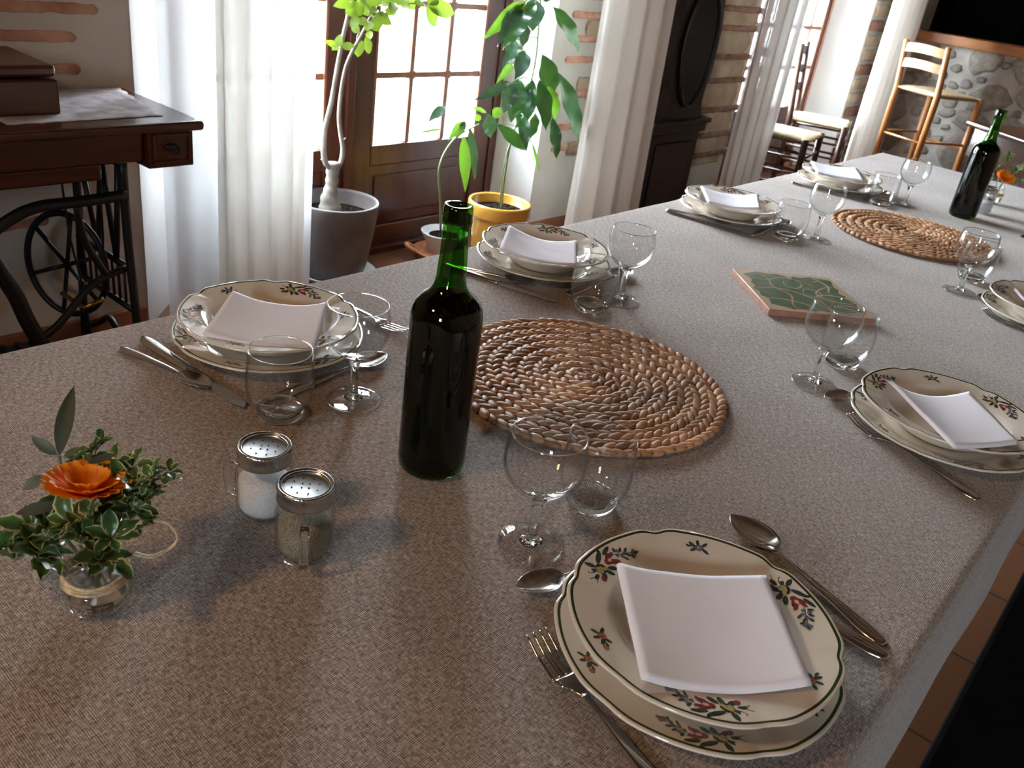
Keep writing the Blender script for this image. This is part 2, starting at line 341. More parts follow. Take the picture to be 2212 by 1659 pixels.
def cr_spline(P, n):
    P = [Vector(p) for p in P]; out = []
    for i in range(len(P) - 1):
        p0, p1, p2, p3 = P[max(i - 1, 0)], P[i], P[i + 1], P[min(i + 2, len(P) - 1)]
        for k in range(n):
            t = k / n; out.append(.5 * ((2 * p1) + (p2 - p0) * t + (2 * p0 - 5 * p1 + 4 * p2 - p3) * t * t + (3 * p1 - p0 - 3 * p2 + p3) * t ** 3))
    out.append(P[-1]); return out

# ------------------------------------------------------------------ the room
XW = -2.47          # inner face of the window wall
XD = -2.70          # door plane
ZC = 2.65
YE = 7.75           # end wall
YB = -2.6; XR = 2.4
g = MB().box(-2.95, XR + .3, YB - .3, YE + .9, -.12, 0); struct(g.build('floor', 'floor', smooth=False), 'terracotta tiled floor', 'floor')
g = MB().box(-2.95, XR + .3, YB - .3, YE + .9, ZC, ZC + .1); struct(g.build('ceiling', 'ceil', smooth=False), 'ceiling over the dining room', 'ceiling')
g = MB()
for y in (-1.6, -.4, .8, 2.0, 3.2, 4.4, 5.6, 6.8): g.box(XW + .01, XR - .01, y, y + .14, ZC - .18, ZC - .002)
struct(g.build('trim_1', 'beam', smooth=False, bevel=.006), 'exposed wooden ceiling beams', 'beams')
# window wall: openings (y0, y1, z0, z1) at the room face and (y0, y1) at the door plane
OP = [(1.28, 3.20, 0, 2.25, 1.53, 3.13), (5.10, 6.95, 0, 2.25, 5.28, 6.69)]
g = MB(); ys = YB - .3
for (a, b, z0, z1, c_, d_) in OP:
    g.box(-2.80, XW, ys, a, 0, ZC); g.box(-2.80, XW, a, b, z1, ZC)
    if z0 > 0: g.box(-2.80, XW, a, b, 0, z0)
    ys = b
g.box(-2.80, XW, ys, YE + .3, 0, ZC)
wl = struct(g.build('wall_left', 'plaster', smooth=False), 'thick plastered stone wall with glazed doors', 'wall')
g = MB()
for (a, b, z0, z1, c_, d_) in OP:
    for (p, q, s) in ((a, c_, 1), (b, d_, -1)):
        g.add([(XW + .002, p, z0), (XD, q, z0), (-2.80, q, z0), (-2.80, p - s * .002, z0), (XW + .002, p, z1), (XD, q, z1), (-2.80, q, z1), (-2.80, p - s * .002, z1)],
              [(0, 1, 5, 4), (1, 2, 6, 5), (2, 3, 7, 6), (0, 4, 7, 3), (4, 5, 6, 7), (0, 3, 2, 1)])
    g.box(-2.80, XW + .001, a, b, z1 - .03, z1 + .002)
    if z0: g.box(-2.80, XW + .03, a, b, z0 - .002, z0 + .03)
struct(g.build('reveal', 'reveal', wl, smooth=False))
# exposed brick courses and pointed masonry
import mathutils.noise as mn
def rough_strip(g, y0, y1, z, h, x, proud, seed, mi=0, ends=(1, 1)):
    r = random.Random(seed); n = max(8, int((y1 - y0) / .009)); V = []; prev = None; rings = []
    for i in range(n + 1):
        y = lerp(y0, y1, i / n); t = z + h / 2 + .005 * mn.noise(Vector((y * 22, seed, 0))) + r.uniform(-.0008, .0008); b = z - h / 2 + .005 * mn.noise(Vector((y * 22, seed, 7))); p = proud + .004 * mn.noise(Vector((y * 15, seed, 3)))
        k = 1.0
        if (i == 0 and ends[0]) or (i == n and ends[1]): k = .35
        m_ = (t + b) / 2; t = m_ + (t - m_) * k; b = m_ + (b - m_) * k
        rings.append([(x - .02, y, b - .004), (x + p * .7, y, b), (x + p, y, b + h * .2), (x + p, y, t - h * .2), (x + p * .7, y, t), (x - .02, y, t + .004)])
    o = len(g.V)
    for q in rings: g.V += q
    for i in range(n):
        for j in range(5): a = o + i * 6 + j; g.F.append((a, a + 1, a + 7, a + 6)); g.I.append(mi)
    g.F.append(tuple(o + j for j in range(6))); g.I.append(mi); g.F.append(tuple(o + n * 6 + j for j in range(6))[::-1]); g.I.append(mi)
g = MB(); i = 0
for (y1, z) in ((1.19, .962), (1.125, .892), (1.13, .81), (1.16, 1.06), (1.10, 1.14), (1.05, .72), (1.0, .40), (1.12, 1.22)):
    rough_strip(g, .30, y1, z, .026, XW, .006, 10 + i); i += 1
for z in (1.10, 1.02, .92, .83, .675, .527, .427):
    rough_strip(g, 3.33 + R.uniform(-.03, .03), 4.3, z, .028, XW, .008, 40 + i); i += 1
struct(g.build('brick_course', 'brick', wl, auto=60))
g = MB()   # darker pointed wall beside the second door, with courses that stick out past the edge
g.box(XW - .1, XW + .012, 4.2, 5.04, .22, 2.4)
o_ = struct(g.build('pointed_masonry', 'oldwall', wl, bevel=.01))
g = MB(); zz = .285
for z in (.285, .40, .55, .715, .845, 1.0, 1.1, 1.22, 1.33, 1.45): rough_strip(g, 4.2, 5.13 + R.uniform(-.015, .012), z, .030, XW + .012, .012, int(z * 1000), ends=(0, 1))
for z in (.34, .475, .63, .78, .92, 1.05): rough_strip(g, 4.6, 5.06 + R.uniform(-.012, .02), z, .07 + R.uniform(0, .03), XW + .008, .01, int(z * 999), mi=1, ends=(0, 1))
struct(g.build('quoin_course', ['shadedbrick', 'oldwall'], wl, auto=60))
g = MB(); i = 0
for z in [.12 + .105 * k for k in range(14)]:
    rough_strip(g, 6.97 + R.uniform(-.02, .03), 7.35, z, .075, XW, .02, 400 + i, mi=i % 3 == 0 and 1 or 0, ends=(1, 0)); i += 1
for z in (.45, .75, 1.0, 1.25):
    rough_strip(g, 3.42, 3.75, z - .03, .06, XW, .012, 600 + i, mi=0); i += 1
struct(g.build('stone_course', ['oldwall', 'shadedbrick'], wl, auto=60))
# end wall with a bar opening
BX0 = -2.38
g = MB(); g.box(-2.80, XR + .3, YE, YE + .35, 0, 1.0); g.box(-2.80, BX0, YE, YE + .35, 1.0, ZC); g.box(BX0, XR, YE, YE + .35, 2.1, ZC); g.box(.6, XR + .3, YE, YE + .35, 1.0, 2.1)
we = struct(g.build('wall_end', 'mortar', smooth=False), 'rubble stone end wall under the bar opening', 'wall')
g = MB(); rs = random.Random(5); pts = []
tries = 0
while len(pts) < 230 and tries < 14000:
    tries += 1; x = rs.uniform(-2.4, .9); z = rs.uniform(.02, .98); a = rs.uniform(.035, .17) if tries > 2500 else rs.uniform(.11, .19); b = a * rs.uniform(.6, .85)
    if all(abs(x - q[0]) > (a + q[2]) * .93 or abs(z - q[1]) > (b + q[3]) * .93 for q in pts): pts.append((x, z, a, b))
for (x, z, a, b) in pts:
    n = 12; ring = [(1 + rs.uniform(-.16, .16)) for _ in range(n)]; V = []; rot = rs.uniform(-.4, .4)
    for (k, d) in ((1.0, .004), (.93, -.012), (.7, -.022)):
        for j in range(n):
            t = 2 * PI * j / n; e = 1 / max(abs(math.cos(t)) ** 3 + abs(math.sin(t)) ** 3, .3) ** .33
            px_, pz_ = a * k * ring[j] * math.cos(t) * e, b * k * ring[j] * math.sin(t) * e
            V.append((x + px_ * math.cos(rot) - pz_ * math.sin(rot), YE + d + rs.uniform(-.002, .002), max(.005, z + px_ * math.sin(rot) + pz_ * math.cos(rot))))
    V.append((x, YE - .024, z)); F = []
    for q in range(2):
        for j in range(n): F.append((q * n + j, q * n + (j + 1) % n, (q + 1) * n + (j + 1) % n, (q + 1) * n + j))
    for j in range(n): F.append((2 * n + j, 2 * n + (j + 1) % n, 3 * n))
    g.add(V, F)
struct(g.build('stonework', 'stone', we, auto=50))
g = MB(); g.box(BX0, .6, YE - .06, YE + .30, 1.0, 1.075)
struct(g.build('trim_2', 'beamorange', smooth=False, bevel=.006), 'orange brown wooden beam along the bar opening', 'beam')
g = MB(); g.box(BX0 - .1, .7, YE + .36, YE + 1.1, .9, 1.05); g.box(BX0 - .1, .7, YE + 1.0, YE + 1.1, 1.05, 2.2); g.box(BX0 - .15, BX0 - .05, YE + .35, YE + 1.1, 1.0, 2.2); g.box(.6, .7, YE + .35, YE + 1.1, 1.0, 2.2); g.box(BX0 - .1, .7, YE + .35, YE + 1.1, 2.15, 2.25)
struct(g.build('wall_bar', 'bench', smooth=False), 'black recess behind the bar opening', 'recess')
g = MB(); g.box(XR, XR + .3, YB - .3, YE + .3, 0, ZC); struct(g.build('wall_right', 'warmwall', smooth=False), 'ochre wall on the right', 'wall')
g = MB(); g.box(-2.80, .6, YB - .3, YB, 0, ZC); g.box(1.2, XR, YB - .3, YB, 0, ZC); g.box(.6, 1.2, YB - .3, YB, 0, 1.35); g.box(.6, 1.2, YB - .3, YB, 2.1, ZC)
struct(g.build('wall_back', 'warmwall', smooth=False), 'ochre wall behind the camera', 'wall')
g = MB(); g.box(XW - .005, XW + .014, YB, 1.27, 0, .08); g.box(XW - .005, XW + .014, 3.21, 4.3, 0, .08); g.box(XW - .005, XW + .03, 4.3, 5.05, 0, .08); g.box(XW - .005, XW + .03, 6.99, YE, 0, .08)
struct(g.build('baseboard_left', 'skirt', smooth=False, bevel=.004), 'reddish terracotta baseboard under the plaster wall', 'baseboard')
# glazed doors
def frame_rect(g, x, y0, y1, z0, z1, w_, d=.04, mi=0):
    g.box(x - d / 2, x + d / 2, y0, y0 + w_, z0, z1, mi); g.box(x - d / 2, x + d / 2, y1 - w_, y1, z0, z1, mi)
    g.box(x - d / 2, x + d / 2, y0 + w_, y1 - w_, z0, z0 + w_, mi); g.box(x - d / 2, x + d / 2, y0 + w_, y1 - w_, z1 - w_, z1, mi)
def leaf_door(root, y0, y1, sl_, sr_, name='door_leaf', zg=.46, zt=2.08, x=XD):
    g = MB(); a, b = y0 + sl_, y1 - sr_
    g.box(x - .022, x + .022, y0, a, .03, zt + .1); g.box(x - .022, x + .022, b, y1, .03, zt + .1); g.box(x - .022, x + .022, a, b, zt, zt + .1)
    g.box(x - .022, x + .022, a, b, zg - .085, zg); g.box(x - .022, x + .022, a, b, .03, .115); g.box(x - .010, x + .010, a, b, .115, zg - .085)
    g.box(x - .02, x + .018, a + .035, b - .035, .16, zg - .13)
    lf = g.build(name, 'doorwood', root, smooth=False, bevel=.005)
    g = MB(); n = 3
    for k in range(1, n): yy = lerp(a, b, k / n); g.box(x - .014, x + .014, yy - .012, yy + .012, zg, zt)
    zs = zg + .272
    while zs < zt - .1:
        g.box(x - .0155, x + .0155, a, b, zs - .012, zs + .012)
        for k in range(1, n): yy = lerp(a, b, k / n); g.box(x - .017, x + .017, yy - .017, yy + .017, zs - .017, zs + .017)
        zs += .27
    g.box(x - .02, x + .024, a, a + .012, zg, zt); g.box(x - .02, x + .024, b - .012, b, zg, zt)
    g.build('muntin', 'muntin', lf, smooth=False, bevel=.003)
    g = MB().box(x - .003, x + .003, a, b, zg, zt); g.build('pane', 'pane', lf, smooth=False)
    return lf
d1 = thing('door_1', 'varnished brown glazed double door behind the potted plants', 'door'); d1['kind'] = 'structure'
leaf_door(d1, 1.55, 2.235, .06, .10); leaf_door(d1, 2.245, 3.09, .125, .10)
g = MB(); g.box(XD - .03, XD + .03, 1.52, 1.55, 0, 2.25); g.box(XD - .03, XD + .03, 3.09, 3.135, 0, 2.25); g.box(XD - .03, XD + .03, 1.52, 3.135, 2.18, 2.25); g.box(XD + .022, XD + .04, 2.225, 2.262, .03, 2.15); g.box(XD - .1, XD + .055, 1.52, 3.135, 0, .03)
g.build('door_frame', 'doorwood', d1, smooth=False, bevel=.004)
d2 = thing('door_2', 'brown glazed door behind the two dark chairs', 'door'); d2['kind'] = 'structure'
leaf_door(d2, 5.30, 5.98, .10, .08); leaf_door(d2, 5.99, 6.66, .08, .045)
g = MB(); g.box(XD - .03, XD + .03, 5.26, 5.30, 0, 2.25); g.box(XD - .03, XD + .03, 6.66, 6.70, 0, 2.25); g.box(XD - .03, XD + .03, 5.26, 6.70, 2.18, 2.25); g.box(XD - .1, XD + .055, 5.26, 6.70, 0, .03)
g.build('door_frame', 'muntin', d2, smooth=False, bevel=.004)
w4 = thing('window_2', 'rear casement window outside the frame', 'window'); w4['kind'] = 'structure'
g = MB(); T = Matrix.Translation((0, YB - .1, 0)) @ Matrix.Rotation(PI / 2, 4, 'Z')
for (y0, y1, z0, z1) in ((-1.2, -1.15, 1.35, 2.1), (-.65, -.6, 1.35, 2.1), (-1.2, -.6, 1.35, 1.4), (-1.2, -.6, 2.05, 2.1), (-.92, -.88, 1.35, 2.1), (-1.2, -.6, 1.7, 1.73)): g.box(-.02, .02, y0, y1, z0, z1, T=T)
g.build('window_frame', 'doorwood', w4, smooth=False)
# outside
g = MB().box(-14, -2.80, -12, 20, -.2, -.06); struct(g.build('floor_terrace', 'ground', smooth=False), 'pale sunlit terrace outside the doors', 'terrace')
p0 = ax(958, 290, -4.2); p1 = ax(975, 40, -4.2)
g = MB().lathe([(.0, 0), (.05, 0), (.05, .03), (.028, .06), (.028, 2.6), (0, 2.6)], 20); o = g.build('metal_post', 'pole', auto=40, loc=(-4.2, (p0.y + p1.y) / 2, -.06)); tag(o, 'grey metal post on the terrace seen through the glazed door', 'post')

# ------------------------------------------------------------------ curtains
def curtain(label, y0, y1, x, nf, amp, seed, z0=.015, z1=2.32, flare=0, y1t=None, y0t=None, xe=0, curve=None, mt_='curtain', nm_='curtain', grp='ivory linen curtains'):
    r = random.Random(seed); n = nf * 14; nz_ = 26; g = MB(); ph = [r.uniform(-.8, .8) for _ in range(nf + 3)]; am = [r.uniform(.5, 1.25) for _ in range(nf + 3)]
    for j in range(nz_ + 1):
        t = j / nz_; z = lerp(z0, z1, t)
        ya = lerp(y0, y0t if y0t is not None else y0, t); yb = lerp(y1, y1t if y1t is not None else y1, t)
        for i in range(n + 1):
            u = i / n; s = u * nf; k = int(s); f = s - k; A = lerp(am[k], am[k + 1], f) * amp * (1.0 - .25 * t)
            P_ = lerp(ph[k], ph[k + 1], f)
            xx = x + xe * u + A * math.sin(2 * PI * s + P_ * .8 + .3 * math.sin(t * 4 + k)) + .15 * A * math.sin(4 * PI * s + 2 * t)
            yy = lerp(ya, yb, u) + .35 * A * math.cos(2 * PI * s + P_)
            g.V.append((xx, yy, z))
    for j in range(nz_):
        for i in range(n):
            a = j * (n + 1) + i; g.F.append((a, a + 1, a + n + 2, a + n + 1)); g.I.append(0)
    return tag(g.build(nm_, mt_), label, 'curtain', grp)
curtain('ivory linen curtain behind the sewing table, left of the large grey pot', 1.475, 1.81, -2.375, 4, .026, 3)
curtain('sheer white voile showing the door behind, beside the sewing table', 1.335, 1.895, -2.438, 5, .009, 4, mt_='voile', nm_='sheer_curtain', grp='sheer curtains')
curtain('ivory curtain between the yellow plant pot and the dark clock', 3.11, 3.75, -2.20, 4, .030, 5, y1t=3.63, y0t=3.12)
curtain('ivory curtain beside the jagged brick edge, right of the dark clock', 4.50, 5.04, -2.16, 5, .022, 8, y0t=4.47, y1t=5.12)
curtain('ivory curtain beside the light wooden bar stool at the far corner', 6.46, 7.16, -2.18, 6, .045, 11)
for (a, b, x, lb) in ((1.2, 3.0, -2.41, 'near door'), (3.0, 4.0, -2.20, 'clock'), (4.4, 7.5, -2.17, 'far door')):
    tag(MB().tube([(x, a, 2.335), (x, b, 2.335)], .012, 10).build('curtain_rod', 'iron'), 'black curtain rod above the %s, out of the frame' % lb, 'rod')

# ------------------------------------------------------------------ dining table and cloth
TX0, TX1, TY0, TY1 = -1.045, -.055, -.62, 3.50
t = thing('dining_table', 'long dining table hidden under the linen cloth', 'table', ((TX0 + TX1) / 2, (TY0 + TY1) / 2, 0))
hx, hy = (TX1 - TX0) / 2 - .008, (TY1 - TY0) / 2 - .008
g = MB().box(-hx, hx, -hy, hy, .715, .7465); g.build('tabletop', 'sewwood', t, smooth=False, bevel=.003)
g = MB(); g.box(-hx + .08, hx - .08, -hy + .1, hy - .1, .63, .715); g.build('apron', 'sewwood', t, smooth=False)
for sx in (-1, 1):
    for sy in (-1, 1):
        g = MB(); cx, cy_ = sx * (hx - .1), sy * (hy - .12); g.box(cx - .035, cx + .035, cy_ - .035, cy_ + .035, 0, .7); g.build('leg', 'sewwood', t, smooth=False, bevel=.004)
import mathutils.noise as mn
g = MB(); nx, ny = 90, 330; drop = .17; over = 14
xs = [TX0 + (TX1 - TX0) * i / nx for i in range(nx + 1)]; ys_ = [TY0 + (TY1 - TY0) * j / ny for j in range(ny + 1)]
def prof(k):  # k 0..over : rounded edge then hanging
    a = min(k / 5, 1) * PI / 2; rr = .009
    out = rr * math.sin(a); dn = rr * (1 - math.cos(a))
    if k > 5: dn += (k - 5) / (over - 5) * drop; out += .004 + .010 * (k - 5) / (over - 5)
    return out, dn
def cloth_pt(i, j):
    ii = min(max(i, 0), nx); jj = min(max(j, 0), ny); x, y = xs[ii], ys_[jj]; z = .75
    kx = -i if i < 0 else max(0, i - nx); ky = -j if j < 0 else max(0, j - ny)
    n_ = mn.noise(Vector((x * 3, y * 3, 0))) + .5 * mn.noise(Vector((x * 9, y * 9, 4)))
    z -= .0004 + .0012 * max(0, n_) + .0022 * max(0, mn.noise(Vector((x * 5.5, y * 5.5, 9))) - .28)
    if kx or ky:
        k = max(kx, ky); o1, d1_ = prof(k); z -= d1_
        wav = (.011 * mn.noise(Vector((y * 4.5, x * 4.5, 2))) + .003 * math.sin(y * 23)) * max(0, (k - 5) / (over - 5)) * .35
        tot_ = math.hypot(kx, ky)
        if kx: x += (1 if i > 0 else -1) * (o1 + wav) * kx / tot_
        if ky: y += (1 if j > 0 else -1) * (o1 + wav) * ky / tot_
    return (x, y, z)
W_ = nx + 2 * over + 1
for j in range(-over, ny + over + 1):
    for i in range(-over, nx + over + 1): g.V.append(cloth_pt(i, j))
for j in range(ny + 2 * over):
    for i in range(nx + 2 * over):
        a = j * W_ + i; g.F.append((a, a + 1, a + W_ + 1, a + W_)); g.I.append(0)
tag(g.build('tablecloth', 'linen'), 'beige woven linen tablecloth covering the long dining table', 'tablecloth')

# ------------------------------------------------------------------ bottles
def bottle_parts(root):
    outer = [(0, .006), (.028, .001), (.034, .0015), (.0368, .006), (.0375, .014), (.0376, .100), (.0377, .178), (.0373, .186), (.0358, .193), (.0325, .200), (.0265, .206), (.0205, .211), (.0168, .217), (.0152, .226), (.0146, .238), (.0138, .255), (.0132, .279)]
    lip = [(.0134, .2795), (.0150, .2805), (.0152, .286), (.0146, .2885), (.0146, .2975), (.0138, .300), (.0105, .300), (.0095, .2975), (.0095, .27)]
    inner = [(.0105, .25), (.0122, .228), (.0148, .217), (.020, .2095), (.0235, .2055)]
    g = MB().lathe(outer + lip + inner, 64); g.build('bottle_glass', 'green_glass', root)
    wn_ = [(0, .008), (.033, .008), (.0366, .015), (.0368, .176), (.0362, .185), (.0345, .192), (.0305, .199), (.024, .2045), (0, .2045)]
    g = MB().lathe(wn_, 64); g.build('wine', 'wine', root)
bt = thing('wine_bottle', 'dark green wine bottle standing in the foreground beside the woven mat', 'bottle', (-.550, .603, .75), 0, 'wine bottles on the table')
bottle_parts(bt)
dup(bt, 'dark green wine bottle at the far end, in front of the distant flower jar', (-.548, 2.737, .75), .5)

# ------------------------------------------------------------------ placemats
def braid_mat():
    g = MB(); r = random.Random(2); Rm = .1945; pitch = .0222; k = 0; rad = .007
    while rad < Rm - .006:
        n = max(5, int(2 * PI * rad / .0158))
        for row in (-1, 1):
            rr = rad + row * pitch * .27
            for i in range(n):
                a = 2 * PI * (i + (.5 if row > 0 else 0) + r.uniform(-.1, .1)) / n + k * .7
                c_ = Vector((rr * math.cos(a), rr * math.sin(a), .0058 + r.uniform(-.0008, .0008)))
                tg = Vector((-math.sin(a), math.cos(a), 0)); rd = Vector((math.cos(a), math.sin(a), 0))
                d = (tg + rd * (.50 * row) + Vector((0, 0, .16))).normalized(); s_ = Vector((0, 0, 1)).cross(d).normalized(); u_ = d.cross(s_)
                sc_ = r.uniform(.9, 1.12)
                g.ellip(c_, (d * .0142 * sc_, s_ * .0062 * sc_, s_.cross(d) * -.0050), 0, 10, 9)
        rad += pitch; k += 1
    # outer binding strand and backing
    P_ = [((Rm + .001 * math.sin(31 * t_)) * math.cos(t_), (Rm + .001 * math.sin(31 * t_)) * math.sin(t_), .0042) for t_ in [2 * PI * i / 160 for i in range(160)]]
    g.lathe([(0, .0006), (Rm - .008, .0006), (Rm - .006, .003), (0, .0042)], 64, mi=1)
    return g
M['strawdark'] = mat('mat_gaps', (.10, .05, .025), .8)
mt = braid_mat().build('placemat', ['straw', 'strawdark'], loc=(-.568, .920, .75)); tag(mt, 'round braided straw placemat right of the foreground bottle', 'placemat', 'braided placemats')
m2_ = mt.copy(); COL.objects.link(m2_); m2_.location = (-.560, 2.317, .75); m2_.rotation_euler = (0, 0, 2.1); m2_['label'] = 'round braided straw placemat before the far bottle'

# ------------------------------------------------------------------ plates
def notch(a):
    best = 1e9
    d = (math.degrees(a) - 24) % 60; d = min(d, 60 - d)
    return -.020 * math.exp(-(d / 4.0) ** 2) + .007 * math.exp(-((d - 10) / 5.0) ** 2) - .004 * math.exp(-((d - 30) / 12.0) ** 2)
def rimf(Rr):
    def f(a, r):
        t = max(0, (r / Rr - .72) / .28); return r * (1 + notch(a) * t * t)
    return f
def rimz(Rr):
    def f(a, r):
        t = max(0, (r / Rr - .74) / .26); d = (math.degrees(a) - 24) % 60; d = min(d, 60 - d)
        return -.0014 * t * math.exp(-(d / 3.2) ** 2) + .0006 * t * math.exp(-((d - 8) / 4.0) ** 2)
    return f
def plate_mesh(kind):
    if kind == 'dinner':
        Rr = .1262; P_ = [(0, .0060), (.070, .0060), (.078, .0068), (.084, .0095), (.090, .0125), (.098, .0150), (.112, .0188), (.1208, .0207), (.1234, .0212), (.1252, .0212), (.1262, .0205), (.1262, .0190), (.1245, .0178), (.112, .0150), (.095, .0098), (.082, .0035), (.078, .0005), (.074, .0005), (.072, .0025), (0, .0025)]
    else:
        Rr = .1187; P_ = [(0, .0090), (.050, .0090), (.060, .0102), (.068, .0145), (.0745, .0222), (.080, .0290), (.0845, .0312), (.092, .0330), (.104, .0358), (.1134, .0376), (.1160, .0382), (.1178, .0382), (.1187, .0375), (.1187, .0360), (.1170, .0348), (.104, .0322), (.086, .0275), (.077, .0190), (.068, .0080), (.060, .0030), (.056, .0004), (.052, .0004), (.050, .0040), (0, .0040)]
    n = len(P_) - 1; top = next(i for i in range(n) if P_[i + 1][0] < P_[i][0] + 1e-9 and P_[i][0] > .1)
    mis = []
    for i in range(n):
        r0 = P_[i][0]
        mis.append(1 if i in (top - 3,) else (0 if i < top else 2))
    g = MB().lathe(P_, 180, rf=rimf(Rr), zf=rimz(Rr), mis=mis); return g, P_, Rr
def surf_z(P_, r):
    for i in range(len(P_) - 1):
        if P_[i][0] <= r <= P_[i + 1][0]: return lerp(P_[i][1], P_[i + 1][1], (r - P_[i][0]) / (P_[i + 1][0] - P_[i][0] + 1e-9))
    return P_[0][1]
MOT = ['ink', 'leafg', 'red', 'yel', 'blu', 'pnk', 'ora']
def motif(g, P_, a0, r0, kind, s=1.0):
    lay = [0.00025]
    def pt(u, v, h):
        u = -u; r = r0 + v; a = a0 + u / r0; return (r * math.cos(a), r * math.sin(a), surf_z(P_, r) + h)
    def blob(u, v, L_, W_b, ang, mi, out=.00045):
        u, v, L_, W_b = u * s, v * s, L_ * s, W_b * s
        for (e, m_, ) in ((out, 0), (0, mi)):
            lay[0] += .000004; h = lay[0]; V = []; k = 12
            for i in range(k):
                t = 2 * PI * i / k; x = (L_ + e) * math.cos(t); y = (W_b + e) * math.sin(t) * (1 if L_ < W_b * 1.4 else (.55 + .45 * math.sin(abs(math.atan2(math.sin(t), math.cos(t))) * .5 + .5)))
                V.append(pt(u + x * math.cos(ang) - y * math.sin(ang), v + x * math.sin(ang) + y * math.cos(ang), h))
            g.add(V, [tuple(range(k))], m_)
    def stem(u0, v0, u1, v1, w_=.0003):
        lay[0] += .000003; h = lay[0]; d = math.atan2(v1 - v0, u1 - u0); nx_, ny_ = -math.sin(d) * w_, math.cos(d) * w_
        u0, v0, u1, v1 = u0 * s, v0 * s, u1 * s, v1 * s
        g.add([pt(u0 - nx_, v0 - ny_, h), pt(u1 - nx_, v1 - ny_, h), pt(u1 + nx_, v1 + ny_, h), pt(u0 + nx_, v0 + ny_, h)], [(0, 1, 2, 3)], 0)
    mm = .001
    if kind == 'bouquet':
        for (u, v, l, w_, d) in ((-19, 4, 4, 1.6, 2.6), (-15, 8, 4, 1.6, 1.9), (-9, -7, 3.6, 1.8, -1.2), (-16, -5, 3.4, 1.7, -2.4), (-4, 7, 6, 1.7, .5), (-3, -6, 4.2, 1.7, -.6), (6, 8, 5, 1.4, .35), (-22, -1, 3, 1.3, 3.1), (0, 9.5, 3, 1.1, 1.0)):
            blob(u * mm, v * mm, l * mm, w_ * mm, d, 1)
        stem(-22 * mm, -1 * mm, -28 * mm, 3 * mm); stem(-22 * mm, -2 * mm, -28 * mm, -3 * mm); stem(8 * mm, 2 * mm, 27 * mm, -3 * mm)
        blob(-12 * mm, 0, 4.6 * mm, 4.2 * mm, 0, 3); blob(-13 * mm, .6 * mm, 2.6 * mm, 2.2 * mm, .3, 3, .0003); blob(-12.2 * mm, .2 * mm, 1.1 * mm, .9 * mm, .3, 3, .0003); blob(-9.5 * mm, -2 * mm, 2.5 * mm, 1.7 * mm, -.5, 3, .0003)
        for (u, v, l, w_, d) in ((2.5, 2.4, 4.4, 2.3, .6), (3.2, -2.2, 4.4, 2.3, -.5), (-.8, 0, 3.2, 2.6, 0), (7, -3.8, 2.6, 1.3, -.9), (7.2, 3.2, 2.2, 1.1, .6)): blob(u * mm, v * mm, l * mm, w_ * mm, d, 2, .0003)
        blob(2.0 * mm, .2 * mm, 2.3 * mm, 1.5 * mm, 0, 5, .0001)
        for (u, v) in ((11, 0), (14, 3), (14.5, -2.5), (18, -1), (25, -3), (27, -1.5), (25.5, -5)): blob(u * mm, v * mm, 1.5 * mm, 1.3 * mm, u, 4, .0003)
        for (u, v, d) in ((12, 5, 1.2), (17, 3, .9), (16, -5.5, -1), (20.5, -3.6, -.7), (21, 1.3, .6), (23, -6, -1.2), (28.5, -3.5, .2)): blob(u * mm, v * mm, 2.2 * mm, .9 * mm, d, 1, .0003)
        blob(-20 * mm, -6 * mm, 2.6 * mm, 2 * mm, .5, 2, .0003)
    else:
        main = {'blue': 4, 'orange': 6, 'rose': 6}[kind]
        for (u, v, l, w_, d) in ((-5, 2, 3, 1.3, 2.4), (-4.5, -2.5, 2.6, 1.2, -2.5), (4, 3.5, 2.6, 1.0, .9), (5, -2.5, 2.8, 1.1, -.6), (-1, 4.5, 2.4, 1.0, 1.6), (-8, .5, 1.8, .7, 3)): blob(u * mm, v * mm, l * mm, w_ * mm, d, 1, .0003)
        stem(-4 * mm, 0, -10 * mm, 2 * mm); stem(3 * mm, 0, 8 * mm, -4 * mm)
        blob(0, 0, 3.0 * mm, 2.6 * mm, 0, main); blob(0, 0, 1.2 * mm, .9 * mm, 0, 5 if main == 4 else 2, .0003)
        if kind == 'rose': blob(-10 * mm, 3 * mm, 1.9 * mm, 1.6 * mm, 0, 6, .0003)
def make_plate(kind):
    g, P_, Rr = plate_mesh(kind); nm = 'soup_plate' if kind == 'soup' else 'dinner_plate'
    gm = MB(); r0 = .0985 if kind == 'soup' else .1065
    for k in range(3):
        motif(gm, P_, math.radians(62 + 120 * k), r0, 'bouquet', 1.22)
        motif(gm, P_, math.radians(122 + 120 * k), r0, ('blue', 'rose', 'orange')[k], 1.3)
    n0 = len(g.F); g.add(gm.V, [f[::-1] for f in gm.F]); g.I[n0:] = [i + 3 for i in gm.I]
    o = g.build(nm, ['plate', 'band', 'plate_under'] + MOT); return o
PL = [  # x, y, rot, where
    (-.194, .579, 0, 'nearest the camera at lower right'), (-.901, .637, 57, 'on the left edge, in front of the long curtain'),
    (-.905, 1.240, 59, 'on the left edge, just behind the foreground bottle'), (-.897, 1.967, 57, 'on the left edge, below the dark clock'),
    (-.890, 2.655, 58, 'farthest along the left edge, near the dark chairs'), (-.171, 1.230, -3, 'at the right edge, behind the nearest setting'),
    (-.170, 1.945, 4, 'cut off by the right frame edge')]
soup, din = make_plate('soup'), make_plate('dinner')
